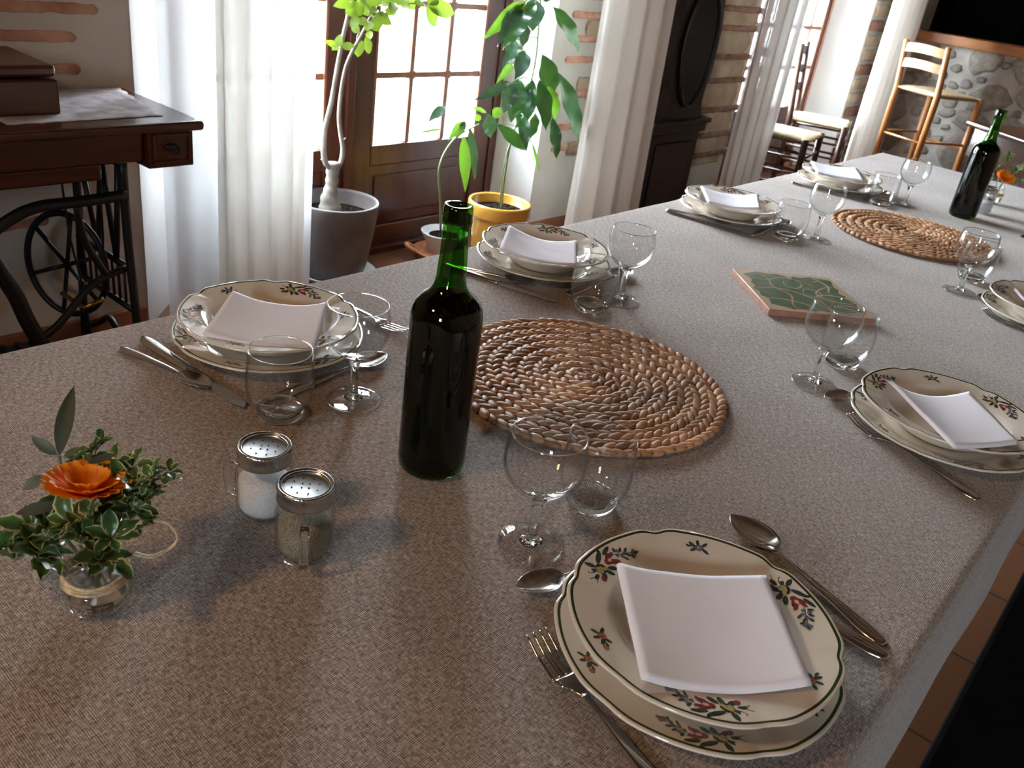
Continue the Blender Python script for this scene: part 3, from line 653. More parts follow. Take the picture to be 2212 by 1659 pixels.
for i, (x, y, rot, wh) in enumerate(PL):
    rz = math.radians(rot)
    if i == 0:
        for o, z in ((soup, .7565), (din, .750)): o.location = (x, y, z); o.rotation_euler = (0, 0, rz); o['category'] = 'plate'
        soup['label'] = 'flowered cream soup plate ' + wh; soup['group'] = 'soup plates'; din['label'] = 'green-rimmed dinner plate under the soup plate ' + wh; din['group'] = 'dinner plates'
    else:
        dup(soup, 'flowered cream soup plate ' + wh, (x, y, .7565), rz); dup(din, 'dinner plate under the soup plate ' + wh, (x, y, .750), rz)

# ------------------------------------------------------------------ napkins
def napkin(C, dz, sag, label, seed, lay=3, near=-.35):
    A_, B_, C2, D_ = [Vector(c) for c in C]; g = MB(); n = 22; r = random.Random(seed); th = .0013
    for l in range(lay):
        zo = -.0017 * l; sh = .0012 * l; top = []; bot = []
        for j in range(n + 1):
            v = j / n
            for i in range(n + 1):
                u = i / n; p = A_ * (1 - u) * (1 - v) + B_ * u * (1 - v) + C2 * u * v + D_ * (1 - u) * v
                s_ = -sag * (4 * u * (1 - u)) * (1 + near * v) + dz * (u * v)
                s_ += .0012 * mn.noise(Vector((u * 3 + seed, v * 3, 0)))
                e = min(u, 1 - u, v, 1 - v) * n; rnd = th * .5 * (1 - max(0, 1 - e) ** 2)
                cc = (A_ + B_ + C2 + D_) / 4; q = cc + (p - cc) * (1 + .012 * l)
                top.append((q.x, q.y, p.z + s_ + zo + rnd)); bot.append((q.x, q.y, p.z + s_ + zo - rnd - .0002))
        m_ = n + 1; F = []; off = m_ * m_
        for j in range(n):
            for i in range(n):
                a = j * m_ + i; F.append((a, a + 1, a + m_ + 1, a + m_)); F.append((off + a, off + a + m_, off + a + m_ + 1, off + a + 1))
        for i in range(n):
            for (a, b) in ((i, i + 1), (n * m_ + i + 1, n * m_ + i), ((i + 1) * m_, i * m_), (i * m_ + n, (i + 1) * m_ + n)): F.append((b, a, off + a, off + b))
        g.add(top + bot, F)
    return tag(g.build('napkin', 'napkin'), label, 'napkin', 'folded white napkins')
def nap(p, zz, dz, sag, label, seed, near=-.35):
    C = []
    for (a, b), z in zip(p, zz): q = az(a, b, .75 + z); C.append((q.x, q.y, .75 + z))
    napkin(C, dz, sag, label, seed, near=near)
# corners: far left, far right, near right, near left
nap([(1337, 1215), (1655, 1242), (1752, 1470), (1390, 1457)], (.055, .053, .0535, .052), 0, .0065, 'white napkin on the plate nearest the camera at lower right', 1, near=.9)
nap([(503, 627), (706, 652), (680, 747), (440, 717)], (.060, .056, .048, .048), 0, .012, 'white napkin on the plate in front of the long curtain', 2)
nap([(1100, 486), (1246, 519), (1246, 570), (1080, 536)], (.060, .056, .048, .048), 0, .013, 'white napkin on the plate just behind the foreground bottle', 3)
nap([(1515, 401), (1637, 418), (1643, 448), (1530, 434)], (.056, .052, .048, .048), 0, .011, 'white napkin on the left-edge plate below the dark clock', 4)
nap([(1752, 347), (1850, 362), (1866, 388), (1765, 371)], (.054, .052, .047, .047), 0, .006, 'white napkin on the farthest plate, near the dark chairs', 5)
nap([(1922, 820), (2093, 845), (2200, 953), (2062, 962)], (.062, .058, .054, .0525), 0, .016, 'white napkin on the plate at the right edge of the table', 6, near=-.85)
nap([(2192, 622), (2280, 640), (2330, 668), (2222, 655)], (.060, .054, .048, .048), 0, .012, 'white napkin corner at the right frame edge', 7)

# ------------------------------------------------------------------ cutlery
def ribbon(g, xs_, wf, zf, cf, th, mcr=8, mi=0):
    n = len(xs_); V = []
    for s_ in (1, -1):
        for x in xs_:
            w_ = wf(x)
            for j in range(mcr + 1):
                v = -1 + 2 * j / mcr; edge = (1 - v ** 4) ** .5 if abs(v) < 1 else 0
                V.append((x, v * w_, zf(x) + cf(x) * v * v + s_ * th(x) * .5 * (.25 + .75 * edge)))
    m_ = mcr + 1; off = n * m_; F = []
    for i in range(n - 1):
        for j in range(mcr):
            a = i * m_ + j; F.append((a, a + m_, a + m_ + 1, a + 1)); F.append((off + a, off + a + 1, off + a + m_ + 1, off + a + m_))
        for j in (0, mcr):
            a = i * m_ + j; q = (a, off + a, off + a + m_, a + m_); F.append(q if j == 0 else q[::-1])
    for i in (0, n - 1):
        for j in range(mcr): a = i * m_ + j; q = (a, a + 1, off + a + 1, off + a); F.append(q if i == 0 else q[::-1])
    g.add(V, F, mi)
def interp(T_):
    def f(x):
        for i in range(len(T_) - 1):
            if x <= T_[i + 1][0]:
                t = (x - T_[i][0]) / (T_[i + 1][0] - T_[i][0] + 1e-9); t = max(0, min(1, t)); t = t * t * (3 - 2 * t); return lerp(T_[i][1], T_[i + 1][1], t)
        return T_[-1][1]
    return f
def fr(a, b, n): return [lerp(a, b, i / n) for i in range(n + 1)]
def handle(root, Lh, wmax=.0095):
    g = MB(); wf = interp([(0, .003), (.004, .0075), (.018, wmax), (Lh * .55, wmax * .62), (Lh * .85, .0034), (Lh, .0032)])
    zf = interp([(0, .0022), (Lh * .5, .0050), (Lh * .85, .0062), (Lh, .0056)])
    ribbon(g, fr(0, Lh, 34), wf, zf, lambda x: -.0014 * max(0, 1 - x / Lh), lambda x: .0034 if x < Lh * .8 else .0030, 10)
    # raised teardrop swirl worn by the handle end
    V = []
    g.build('handle', 'steel', root); return g
def spoon(name, Ltot):
    o = bpy.data.objects.new(name, None); COL.objects.link(o); k = Ltot / .205; Lb = .066 * k; Lh = Ltot - Lb + .004
    handle(o, Lh, .0095 * k)
    g = MB(); x0 = Ltot - Lb; half = .0215 * k
    wf = lambda x: max(.0014, half * (math.sin(PI * min(1, max(0, ((x - x0) / Lb) ** .82))) ** .62) if 0 < (x - x0) / Lb < .999 else .0032 if x <= x0 else .0014)
    dep = .0085 * k
    prof_ = lambda x: math.sin(PI * min(1, max(0, (x - x0) / Lb))) ** .8
    zf = lambda x: .0020 + .0056 * max(0, 1 - (x - x0) / Lb * 4) + (dep - dep * prof_(x)) * (1 if x > x0 + Lb * .25 else 0.2 + .8 * (x - x0) / (Lb * .25)) * .75
    ribbon(g, [x0 + Lb * (1 - math.cos(PI * i / 30)) / 2 for i in range(31)], wf, zf, lambda x: dep * prof_(x), lambda x: .0015, 14)
    g.build('spoon_bowl', 'steel', o); return o
def fork():
    o = bpy.data.objects.new('fork', None); COL.objects.link(o); Lh = .135; handle(o, Lh)
    g = MB(); wf = interp([(.133, .0032), (.142, .0060), (.152, .0120), (.160, .0128)])
    zf = interp([(.133, .0058), (.146, .0045), (.160, .0022), (.180, .0040), (.206, .0110)])
    ribbon(g, fr(.133, .160, 12), wf, zf, lambda x: .0008, lambda x: .0020, 8)
    for k in range(4):
        yc = -.0105 + .007 * k; h = MB(); ribbon(h, fr(.159, .206, 14), interp([(.159, .0023), (.18, .0018), (.203, .0012), (.206, .0004)]), zf, lambda x: 0, lambda x: .0020, 4)
        g.add([(v[0], v[1] + yc * (1 - .04 * (v[0] - .159) / .047), v[2]) for v in h.V], h.F)
    g.build('tines', 'steel', o); return o
def knife():
    o = bpy.data.objects.new('knife', None); COL.objects.link(o)
    g = MB(); ribbon(g, fr(0, .112, 26), interp([(0, .003), (.004, .0075), (.02, .0095), (.08, .0075), (.112, .0065)]), lambda x: .0036, lambda x: -.0010, lambda x: .0055, 10); g.build('handle', 'steel', o)
    g = MB(); xs2 = fr(.110, .226, 30); V = []; top = interp([(.110, .0060), (.125, .0070), (.20, .0080), (.218, .0060), (.226, -.002)]); bot = interp([(.110, -.0060), (.118, -.0098), (.16, -.0098), (.21, -.0085), (.226, -.004)])
    for x in xs2:
        a, b = bot(x), top(x); V += [(x, a, .0030), (x, (a + b) / 2, .0039), (x, b, .0040), (x, b, .0024), (x, (a + b) / 2, .0022), (x, a, .0027)]
    F = []
    for i in range(len(xs2) - 1):
        for j in range(6): a = i * 6 + j; b = i * 6 + (j + 1) % 6; F.append((a, b, b + 6, a + 6))
    F += [tuple(range(6))[::-1], tuple((len(xs2) - 1) * 6 + j for j in range(6))]
    g.add(V, F); g.build('blade', 'blade', o, auto=25); return o
PROT = {'spoon': (spoon('table_spoon', .205), .205), 'tea': (spoon('dessert_spoon', .160), .160), 'fork': (fork(), .206), 'knife': (knife(), .226)}
used = set()
def cut(kind, h, tip, label):
    src, Ln = PROT[kind]; a = math.atan2(tip[1] - h[1], tip[0] - h[0]); h = (tip[0] - Ln * math.cos(a), tip[1] - Ln * math.sin(a))
    grp = {'spoon': 'table spoons', 'tea': 'dessert spoons', 'fork': 'forks', 'knife': 'table knives'}[kind]; cat = {'spoon': 'spoon', 'tea': 'spoon', 'fork': 'fork', 'knife': 'knife'}[kind]
    if kind not in used:
        used.add(kind); src.location = (h[0], h[1], .7497); src.rotation_euler = (0, 0, a); tag(src, label, cat, grp)
    else: dup(src, label, (h[0], h[1], .7497), a, grp)
cut('spoon', (-.065, .728), (-.269, .790), 'steel table spoon right of the nearest plate, bowl above its rim')
cut('knife', (-.068, .712), (-.29, .712), 'steel knife half under the right rim of the nearest plate')
cut('tea', (-.29, .668), (-.347, .515), 'small steel spoon peeking out left of the nearest plate, by the wine glass foot')
cut('fork', (-.10, .425), (-.297, .482), 'steel fork lying below left of the nearest plate')
cut('tea', (-.985, .472), (-.828, .500), 'small steel spoon left of the plate by the long curtain')
cut('knife', (-.999, .506), (-.769, .511), 'steel knife between small spoon and plate by the long curtain')
cut('spoon', (-.768, .540), (-.778, .738), 'large steel spoon between plate and wine glass, by the long curtain')
cut('fork', (-1.02, .795), (-.812, .812), 'steel fork behind the plate by the long curtain')
cut('tea', (-.99, 1.078), (-.847, 1.138), 'small steel spoon beside the knife, behind the foreground bottle')
cut('knife', (-.985, 1.075), (-.774, 1.119), 'steel knife below the plate behind the foreground bottle')
cut('spoon', (-.788, 1.158), (-.790, 1.368), 'steel spoon seen through the tumbler behind the foreground bottle')
cut('knife', (-1.008, 1.834), (-.775, 1.855), 'steel knife in front of the plate below the dark clock')
cut('tea', (-1.0, 1.852), (-.851, 1.895), 'small steel spoon in front of the plate below the dark clock')
cut('spoon', (-.785, 1.87), (-.790, 2.075), 'steel spoon behind the tumbler of the setting below the dark clock')
cut('knife', (-.998, 2.528), (-.762, 2.553), 'steel knife in front of the farthest plate')
cut('tea', (-.99, 2.545), (-.829, 2.586), 'small steel spoon in front of the farthest plate')
cut('spoon', (-.775, 2.56), (-.780, 2.762), 'steel spoon behind the tumbler of the farthest setting')
cut('fork', (-.063, 1.085), (-.274, 1.156), 'steel fork in front of the plate at the right edge')
cut('tea', (-.255, 1.33), (-.320, 1.178), 'small steel spoon tip left of the plate at the right edge')
cut('fork', (-.06, 1.80), (-.272, 1.868), 'steel fork in front of the plate cut off by the frame')
cut('tea', (-.25, 2.04), (-.303, 1.945), 'small steel spoon tip left of the plate cut off by the frame')
cut('tea', (-.27, 2.78), (-.372, 2.655), 'small steel spoon bowl at the frame edge, right of the far bottle')

# ------------------------------------------------------------------ glasses
def wine_glass():
    o = bpy.data.objects.new('wine_glass', None); COL.objects.link(o)
    bo = [(.0, .0590), (.006, .0595), (.014, .0625), (.024, .0690), (.0335, .0790), (.0385, .0890), (.0402, .0980), (.0400, .1080), (.0385, .1180), (.0366, .1275), (.0362, .1293)]
    bi = [(.0355, .1293), (.0372, .1180), (.0387, .1080), (.0390, .0980), (.0372, .0895), (.0322, .0805), (.0230, .0715), (.012, .0660), (0, .0650)]
    MB().lathe(bo + [(.0359, .1297)] + bi, 72).build('glass_bowl', 'glass', o); MB().tube([(.03588 * math.cos(2 * PI * i / 72), .03588 * math.sin(2 * PI * i / 72), .1297) for i in range(72)], .00065, 8, closed=True).build('glass_rim', 'glass_solid', o)
    st = [(0, .0045), (.012, .0047), (.0085, .0062), (.0060, .0095), (.0052, .014), (.0049, .030), (.0052, .046), (.0062, .053), (.0095, .0578), (.0085, .0589), (0, .0589)]
    MB().lathe(st, 14).build('stem', 'glass_solid', o, auto=None)
    ft = [(0, .0006), (.030, .0006), (.0325, .0010), (.0332, .0018), (.0325, .0026), (.020, .0036), (.011, .0045), (0, .0045)]
    MB().lathe(ft, 64).build('foot', 'glass', o); MB().tube([(.0328 * math.cos(2 * PI * i / 64), .0328 * math.sin(2 * PI * i / 64), .0018) for i in range(64)], .0008, 8, closed=True).build('foot_rim', 'glass_solid', o); return o
wg = wine_glass()
WG = [(-.385, .582, 'clear wine glass beside the nearest plate, overlapping a tumbler'), (-.713, .627, 'clear wine glass left of the foreground bottle'),
      (-.722, 1.233, 'clear wine glass behind the tumbler, above the near placemat'), (-.690, 2.012, 'clear wine glass of the setting below the dark clock'),
      (-.690, 2.658, 'farthest clear wine glass, beside the farthest plate'), (-.356, 1.224, 'clear wine glass in front of the green tile'), (-.344, 1.967, 'clear wine glass at right, overlapping the far placemat')]
for i, (x, y, lb) in enumerate(WG):
    if i == 0: wg.location = (x, y, .75); tag(wg, lb, 'wine glass', 'stemmed wine glasses')
    else: dup(wg, lb, (x, y, .75), i)
def tumbler():
    o = bpy.data.objects.new('tumbler', None); COL.objects.link(o)
    wo = [(.0282, .010), (.0335, .017), (.0375, .028), (.0392, .040), (.0390, .055), (.0378, .070), (.0366, .0835), (.0362, .0855)]
    wi = [(.0353, .0855), (.0366, .070), (.0378, .055), (.0380, .040), (.0362, .028), (.0318, .019), (.0255, .0135)]
    MB().lathe(wo + [(.0358, .0861)] + wi, 72).build('glass_wall', 'glass', o); MB().tube([(.0358 * math.cos(2 * PI * i / 72), .0358 * math.sin(2 * PI * i / 72), .0861) for i in range(72)], .0007, 8, closed=True).build('glass_rim', 'glass_solid', o)
    b = [(0, .0016), (.020, .0006), (.0252, .0008), (.0272, .003), (.0286, .0098), (.0255, .0134), (.018, .0118), (0, .0108)]
    MB().lathe(b, 64).build('glass_base', 'glass_solid', o); return o
tb = tumbler()
TB = [(-.389, .690, 'clear tumbler behind the nearest wine glass'), (-.735, .534, 'clear tumbler in front of the plate by the long curtain'), (-.728, 1.150, 'clear tumbler above the near placemat'),
      (-.728, 1.930, 'clear tumbler of the setting below the dark clock'), (-.735, 2.58, 'farthest clear tumbler, beside the farthest plate'), (-.359, 1.338, 'clear tumbler behind the wine glass at the green tile'), (-.352, 2.085, 'clear tumbler right of the far placemat')]
for i, (x, y, lb) in enumerate(TB):
    if i == 0: tb.location = (x, y, .75); tag(tb, lb, 'tumbler', 'clear tumblers')
    else: dup(tb, lb, (x, y, .75), i * .7)

# ------------------------------------------------------------------ decorative tile
ti = thing('decorative_tile', 'square green and cream glazed tile lying on the tablecloth', 'tile', (-.533, 1.570, .75), math.radians(46.5))
h_ = .104; MB().box(-h_, h_, -h_, h_, .0005, .0115).build('tile_body', 'tilebody', ti, smooth=False, bevel=.0012)
MB().box(-h_ + .001, h_ - .001, -h_ + .001, h_ - .001, .0112, .0126).build('cream_glaze', 'tileborder', ti, smooth=False, bevel=.0006)
g = MB(); rr = random.Random(4)   # green leaf shapes in the glaze
def leafpoly(g, P_, h, mi=0):
    g.add([(x, y, h) for x, y in P_], [tuple(range(len(P_)))], mi)
def wavy(x0, y0, x1, y1, w_, n=26, bend=0, wav=.006, ph=0):
    L1, L2 = [], []; dx, dy = x1 - x0, y1 - y0; ln = math.hypot(dx, dy); nx_, ny_ = -dy / ln, dx / ln
    for i in range(n + 1):
        t = i / n; s_ = math.sin(PI * t) ** .7; c_ = bend * math.sin(PI * t); ww = w_ * s_ + wav * math.sin(t * 26 + ph) * s_
        x, y = x0 + dx * t + nx_ * c_, y0 + dy * t + ny_ * c_
        L1.append((x + nx_ * ww, y + ny_ * ww)); L2.append((x - nx_ * ww, y - ny_ * ww))
    return [(max(-h_ + .006, min(h_ - .006, a)), max(-h_ + .006, min(h_ - .006, b))) for a, b in L1 + L2[::-1]]
P_ = []
for k in range(120):
    t_ = 2 * PI * k / 120; cx_, cy2 = math.cos(t_), math.sin(t_); q_ = 1 / max(abs(cx_), abs(cy2)); rr_ = (.094 - .007 * abs(math.sin(t_ * 9)) - .004 * math.sin(t_ * 5 + 1)) * min(q_, 1.32); P_.append((rr_ * cx_, rr_ * cy2))
leafpoly(g, P_, .0128)
def stroke(pts, w0, mi=1):
    Q = cr_spline([(x, y, 0) for x, y in pts], 8); n = len(Q); A1, B1 = [], []
    for i, p in enumerate(Q):
        t = (Q[min(i + 1, n - 1)] - Q[max(i - 1, 0)]).normalized(); w_ = w0 * .62 * (.25 + .75 * math.sin(PI * (i + .5) / n))
        A1.append((p.x - t.y * w_, p.y + t.x * w_)); B1.append((p.x + t.y * w_, p.y - t.x * w_))
    o = len(g.V); h = .01295
    for a, b in zip(A1, B1): g.V += [(max(-.098, min(.098, a[0])), max(-.098, min(.098, a[1])), h), (max(-.098, min(.098, b[0])), max(-.098, min(.098, b[1])), h)]
    for i in range(n - 1): g.F.append((o + 2 * i, o + 2 * i + 1, o + 2 * i + 3, o + 2 * i + 2)); g.I.append(mi)
for pts, w0 in (([(-.095, .06), (-.05, .055), (-.01, .075), (.03, .06), (.05, .03)], .0022), ([(-.09, .0), (-.045, .012), (-.01, -.005), (.02, -.04), (.03, -.09)], .003), ([(-.06, .095), (-.045, .06), (-.05, .02), (-.03, -.02), (-.045, -.07), (-.04, -.095)], .0028),
    ([(.095, .05), (.06, .035), (.03, .0), (.045, -.03), (.08, -.04), (.097, -.03)], .003), ([(.0, .09), (.02, .05), (.0, .02), (-.02, .03), (-.015, .055)], .0026), ([(.06, .09), (.075, .05), (.06, .01)], .004), ([(-.095, -.05), (-.06, -.045), (-.02, -.06), (.0, -.09)], .003), ([(.04, -.06), (.07, -.07), (.085, -.095)], .0035), ([(.0, -.01), (.03, -.02), (.04, .01), (.015, .02), (.0, -.01)], .002)):
    stroke(pts, w0)
M['tilegreen'] = noisy(mat('green_tile_glaze', rough=.10, spec=.6), (.085, .13, .08), (.13, .18, .115), 30)
g.build('green_leaf_pattern', ['tilegreen', 'tileborder'], ti, smooth=False)

# ------------------------------------------------------------------ shakers
def shaker(name, label, x, y, fill, hang, level):
    o = thing(name, label, 'shaker', (x, y, .75))
    body = [(0, .0025), (.020, .001), (.0245, .002), (.0268, .006), (.0272, .014), (.0272, .046), (.0262, .053), (.0235, .059), (.0225, .062), (.0225, .068)]
    inn = [(.0205, .068), (.0205, .061), (.0240, .053), (.0252, .046), (.0252, .014), (.023, .007), (0, .006)]
    MB().lathe(body + inn, 56).build('jar', 'glass', o)
    MB().lathe([(0, .0065), (.0225, .0072), (.0247, .0145), (.0247, level * .9), (.018, level), (0, level + .004)], 40).build('contents', fill, o)
    rn = lambda a, r: r * (1 + (.010 * math.sin(a * 48) if r > .0249 else 0))
    lid = [(.0232, .0615), (.0249, .0612), (.0256, .0625), (.0250, .0655), (.0250, .0725), (.0256, .0740), (.0259, .0756), (.0256, .0772), (.0246, .0782), (.0236, .0778), (.0231, .0766), (.0224, .0765), (.0218, .0774), (.0208, .0774), (.0202, .0760), (.0192, .0752), (0, .0752)]
    MB().lathe(lid, 144, rf=rn, mis=[0] * (len(lid) - 3) + [1, 1]).build('lid', ['lid', 'disc'], o)
    g = MB()
    for k in range(12):
        rr_, aa = (.0045, k * PI / 2) if k < 4 else (.0125, k * PI / 4 + .3)
        g.lathe([(0, .0753), (.0008, .0753), (.0008, .07565), (0, .07565)], 8, c=(rr_ * math.cos(aa), rr_ * math.sin(aa), 0))
    g.build('shaker_hole', 'hole', o)
    a = math.radians(hang); d = Vector((math.cos(a), math.sin(a), 0))
    P_ = cr_spline([d * .0255 + Vector((0, 0, .050)), d * .034 + Vector((0, 0, .0505)), d * .0405 + Vector((0, 0, .045)), d * .0405 + Vector((0, 0, .026)), d * .037 + Vector((0, 0, .014)), d * .0262 + Vector((0, 0, .013))], 7)
    MB().tube(P_, .0042, 12, flat=.8).build('glass_handle', 'glass_solid', o)
    return o
shaker('salt_shaker', 'mason jar salt shaker with pierced metal lid, left of the pair', -.590, .412, 'salt', 205, .044)
shaker('pepper_shaker', 'mason jar pepper shaker with pierced metal lid, right of the pair', -.516, .404, 'pepper', -38, .040)
shaker('salt_shaker', 'tiny far shaker partly hidden behind the far bottle', -.528, 2.865, 'salt', 120, .035)

# ------------------------------------------------------------------ leaves
def leaf(g, base, tip, w_, up, mi=0, fold=.25, droop=0, wav=0, n=9, shape=.9, uv=False, seed=0, pw=.85):
    base, tip = Vector(base), Vector(tip); d = tip - base; ln = d.length; d.normalize(); up = Vector(up); s_ = d.cross(up)
    if s_.length < 1e-4: s_ = d.cross(Vector((1, 0, 0)))
    s_.normalize(); nr = s_.cross(d).normalized(); r = random.Random(seed); ph = r.uniform(0, 6); o = len(g.V); mc = 4
    for i in range(n + 1):
        t = i / n; ww = w_ * max(.02, math.sin(PI * min(1, t ** shape)) ** pw) if i < n else w_ * .01
        c_ = base + d * (ln * t) + nr * (droop * ln * 4 * t * (1 - t))
        for j in range(mc + 1):
            v = -1 + 2 * j / mc
            p = c_ + s_ * (v * ww) + nr * (fold * abs(v) * ww + wav * w_ * math.sin(t * 17 + ph + v) * v * v)
            g.V.append(tuple(p)); g.U[o + i * (mc + 1) + j] = (abs(v) * .75 + .25 * abs(v) ** 6 + (.12 if i == n else 0), t)
    for i in range(n):
        for j in range(mc): a = o + i * (mc + 1) + j; g.F.append((a, a + 1, a + mc + 2, a + mc + 1)); g.I.append(mi)
def z7(x, y): return 640 + x / 4.367, y / 4.367
def z6(x, y): return 980 + x / 3.456, y / 3.456

# ---- plant in the large grey pot
PX, PY = -2.52, 2.075
pl = thing('potted_plant', 'pale-trunked plant with lime leaves in a large grey pot', 'potted plant', (PX, PY, 0))
def inv(P_): return [tuple(Vector(p) - Vector((PX, PY, 0))) for p in P_]
po = [(0, .022), (.095, .022), (.112, .026), (.128, .08), (.148, .20), (.158, .285), (.161, .312), (.160, .318), (.150, .318), (.147, .310), (.140, .26), (.12, .25), (0, .25)]
pot = MB().lathe(po, 64).build('pot', 'greypot', pl)
MB().lathe([(0, .270), (.10, .272), (.141, .262), (.141, .25), (0, .25)], 40).build('soil', 'soil', pl)
MB().lathe([(0, .004), (.10, .004), (.125, .008), (.162, .032), (.165, .034), (.160, .036), (.122, .014), (0, .012)], 48, c=(.0, .0, .008)).build('saucer', 'saucer', pl)
g = MB().lathe([(0, .0), (.17, .0), (.175, .006), (.17, .012), (0, .012)], 48, c=(.01, -.02, 0)); tag(g.build('wooden_coaster', 'terra', loc=(PX, PY, 0)), 'round terracotta base under the large grey pot', 'pot base')
xt = PX
tr_ = [ax(713, 448, xt), ax(712, 425, xt), ax(716, 400, xt), ax(718, 375, xt), ax(718, 352, xt)]
g = MB(); Q = cr_spline(inv(tr_), 5); Q[0] = (Q[0][0], Q[0][1], .262); g.tube(Q, [lerp(.042, .023, min(1, i / 9)) + .002 * math.sin(i * 1.7) for i in range(len(Q))], 14)
def branch(pts, r0, r1, off=0, xx=None):
    Q = cr_spline(inv([ax(a, b, (xx or xt) + off * i / len(pts)) for i, (a, b) in enumerate(pts)]), 5); g.tube(Q, [.8 * lerp(r0, r1, i / len(Q)) for i in range(len(Q))], 8)
branch([(712, 362), (703, 350), (699, 325), (702, 280), (716, 220), (728, 150), (741, 80), (752, 30), (758, -20), (765, -90)], .014, .006, .05)
branch([(722, 370), (735, 355), (741, 325), (737, 295), (733, 260), (735, 215), (746, 150), (762, 110), (780, 78), (796, 45), (815, 15), (840, -30)], .013, .005, .04)
branch([(738, 308), (747, 298)], .006, .002); branch([(706, 358), (694, 344)], .008, .003); branch([(772, 95), (772, 78), (778, 70)], .004, .002)
branch([(796, 45), (850, 12), (905, 8), (950, 20)], .004, .002); branch([(728, 150), (735, 105), (738, 100)], .003, .002); branch([(762, 110), (735, 100)], .003, .002)
g.build('trunk', 'bark', pl)
g = MB(); lv = [((560, 20), (345, 60), 45), ((640, 60), (460, 130), 55), ((600, 170), (500, 250), 38), ((655, 170), (600, 240), 30), ((720, 150), (690, 30), 45), ((720, 170), (780, 300), 62), ((740, 130), (905, 235), 48), ((870, 50), (925, 150), 48), ((960, 30), (1100, 130), 50), ((1060, 0), (1120, 90), 40),
    ((1225, 60), (1320, 255), 62), ((1240, 50), (1495, 125), 66), ((395, 440), (420, 320), 32), ((395, 440), (255, 385), 26), ((395, 440), (335, 475), 28), ((430, 440), (555, 430), 30), ((600, 300), (520, 240), 32), ((650, 320), (720, 340), 34), ((650, 350), (690, 510), 36), ((570, 440), (585, 540), 26), ((620, 380), (600, 530), 26),
    ((700, 100), (620, -20), 55), ((760, 60), (720, -60), 50), ((800, 60), (860, -40), 55), ((540, 40), (480, 160), 40), ((880, 40), (960, -60), 55), ((940, 30), (880, 130), 40), ((1040, 20), (1020, -90), 50), ((1180, 30), (1120, -60), 60), ((1240, 40), (1330, -50), 55), ((620, 20), (560, -90), 50), ((500, 10), (400, -60), 45), ((1200, 40), (1110, 30), 38), ((680, 60), (560, 100), 60), ((700, 200), (660, 300), 40), ((800, 140), (700, 90), 45)]
for i, (a, b, w_) in enumerate(lv):
    x0 = xt + R.uniform(-.02, .10); pa, pb = ax(*z7(*a), x0), ax(*z7(*b), x0 + R.uniform(-.04, .05)); sc_ = w_ / 4.367 * (pa - CAM).length / FPX * 1.15
    leaf(g, *inv([pa, pb]), sc_ , Vector((.8, -.5, .35)) + Vector((R.uniform(-.3, .3), R.uniform(-.3, .3), R.uniform(-.3, .3))), fold=.15, droop=.05, wav=.08, seed=i, n=8, shape=.8)
lf = g.build('foliage', 'limeleaf', pl)

# ---- avocado in the yellow pot
YX, YY = -2.275, 2.745
PX, PY = YX, YY
pl2 = thing('potted_plant', 'tall dark drooping-leaved avocado plant in a yellow glazed pot', 'potted plant', (PX, PY, 0))
po = [(0, 0), (.085, 0), (.092, .004), (.112, .22), (.118, .238), (.130, .242), (.1335, .25), (.1335, .292), (.131, .30), (.122, .30), (.118, .293), (.112, .245), (0, .24)]
MB().lathe(po, 64).build('pot', 'yellowpot', pl2)
g = MB(); g.lathe([(0, .262), (.06, .266), (.100, .262), (.1135, .262), (.1125, .24), (0, .24)], 40, zf=lambda a, r: .008 * mn.noise(Vector((r * 60 * math.cos(a), r * 60 * math.sin(a), 0))) if 0 < r < .112 else 0); g.build('soil', 'soil', pl2)
g = MB(); xs_ = YX
Q = cr_spline(inv([az(1083, 452, .262)] + [ax(a, b, xs_) for a, b in ((1090, 380), (1098, 330), (1108, 290), (1130, 225), (1148, 170), (1158, 120), (1163, 60), (1167, 0), (1170, -60))]), 5)
g.tube(Q, [lerp(.0045, .0030, i / len(Q)) for i in range(len(Q))], 8)
Q = cr_spline(inv([az(1079, 450, .262)] + [ax(a, b, xs_) for a, b in ((1086, 380), (1094, 335), (1104, 305))]), 5); g.tube(Q, .0028, 6)
DL = [((540, 10), (210, 300), 48, 2), ((420, 75), (325, 350), 34, 1), ((520, 80), (370, 370), 72, 0), ((590, -10), (590, 235), 72, 1), ((520, 160), (515, 355), 40, 1), ((470, 300), (352, 520), 32, 1), ((470, 300), (425, 470), 58, 0), ((737, 50), (935, 385), 52, 0), ((665, 410), (740, 740), 66, 0), ((770, 535), (930, 1070), 62, 0),
      ((535, 385), (455, 605), 52, 1), ((440, 480), (318, 620), 28, 2), ((405, 610), (150, 750), 34, 1), ((480, 590), (425, 920), 70, 0), ((590, 600), (525, 935), 60, 0), ((640, 600), (690, 985), 56, 0), ((735, 880), (768, 1200), 40, 0), ((612, 840), (550, 1060), 38, 0), ((325, 930), (545, 1125), 44, 0), ((582, 1060), (635, 1285), 10, 2), ((560, 640), (470, 960), 45, 0), ((520, 860), (545, 1120), 40, 0), ((610, 30), (400, 250), 60, 0), ((450, 620), (370, 850), 55, 1), ((500, 40), (300, 220), 40, 1), ((640, -60), (760, -20), 50, 0), ((700, 640), (760, 900), 45, 2)]
gl_ = [MB(), MB(), MB()]
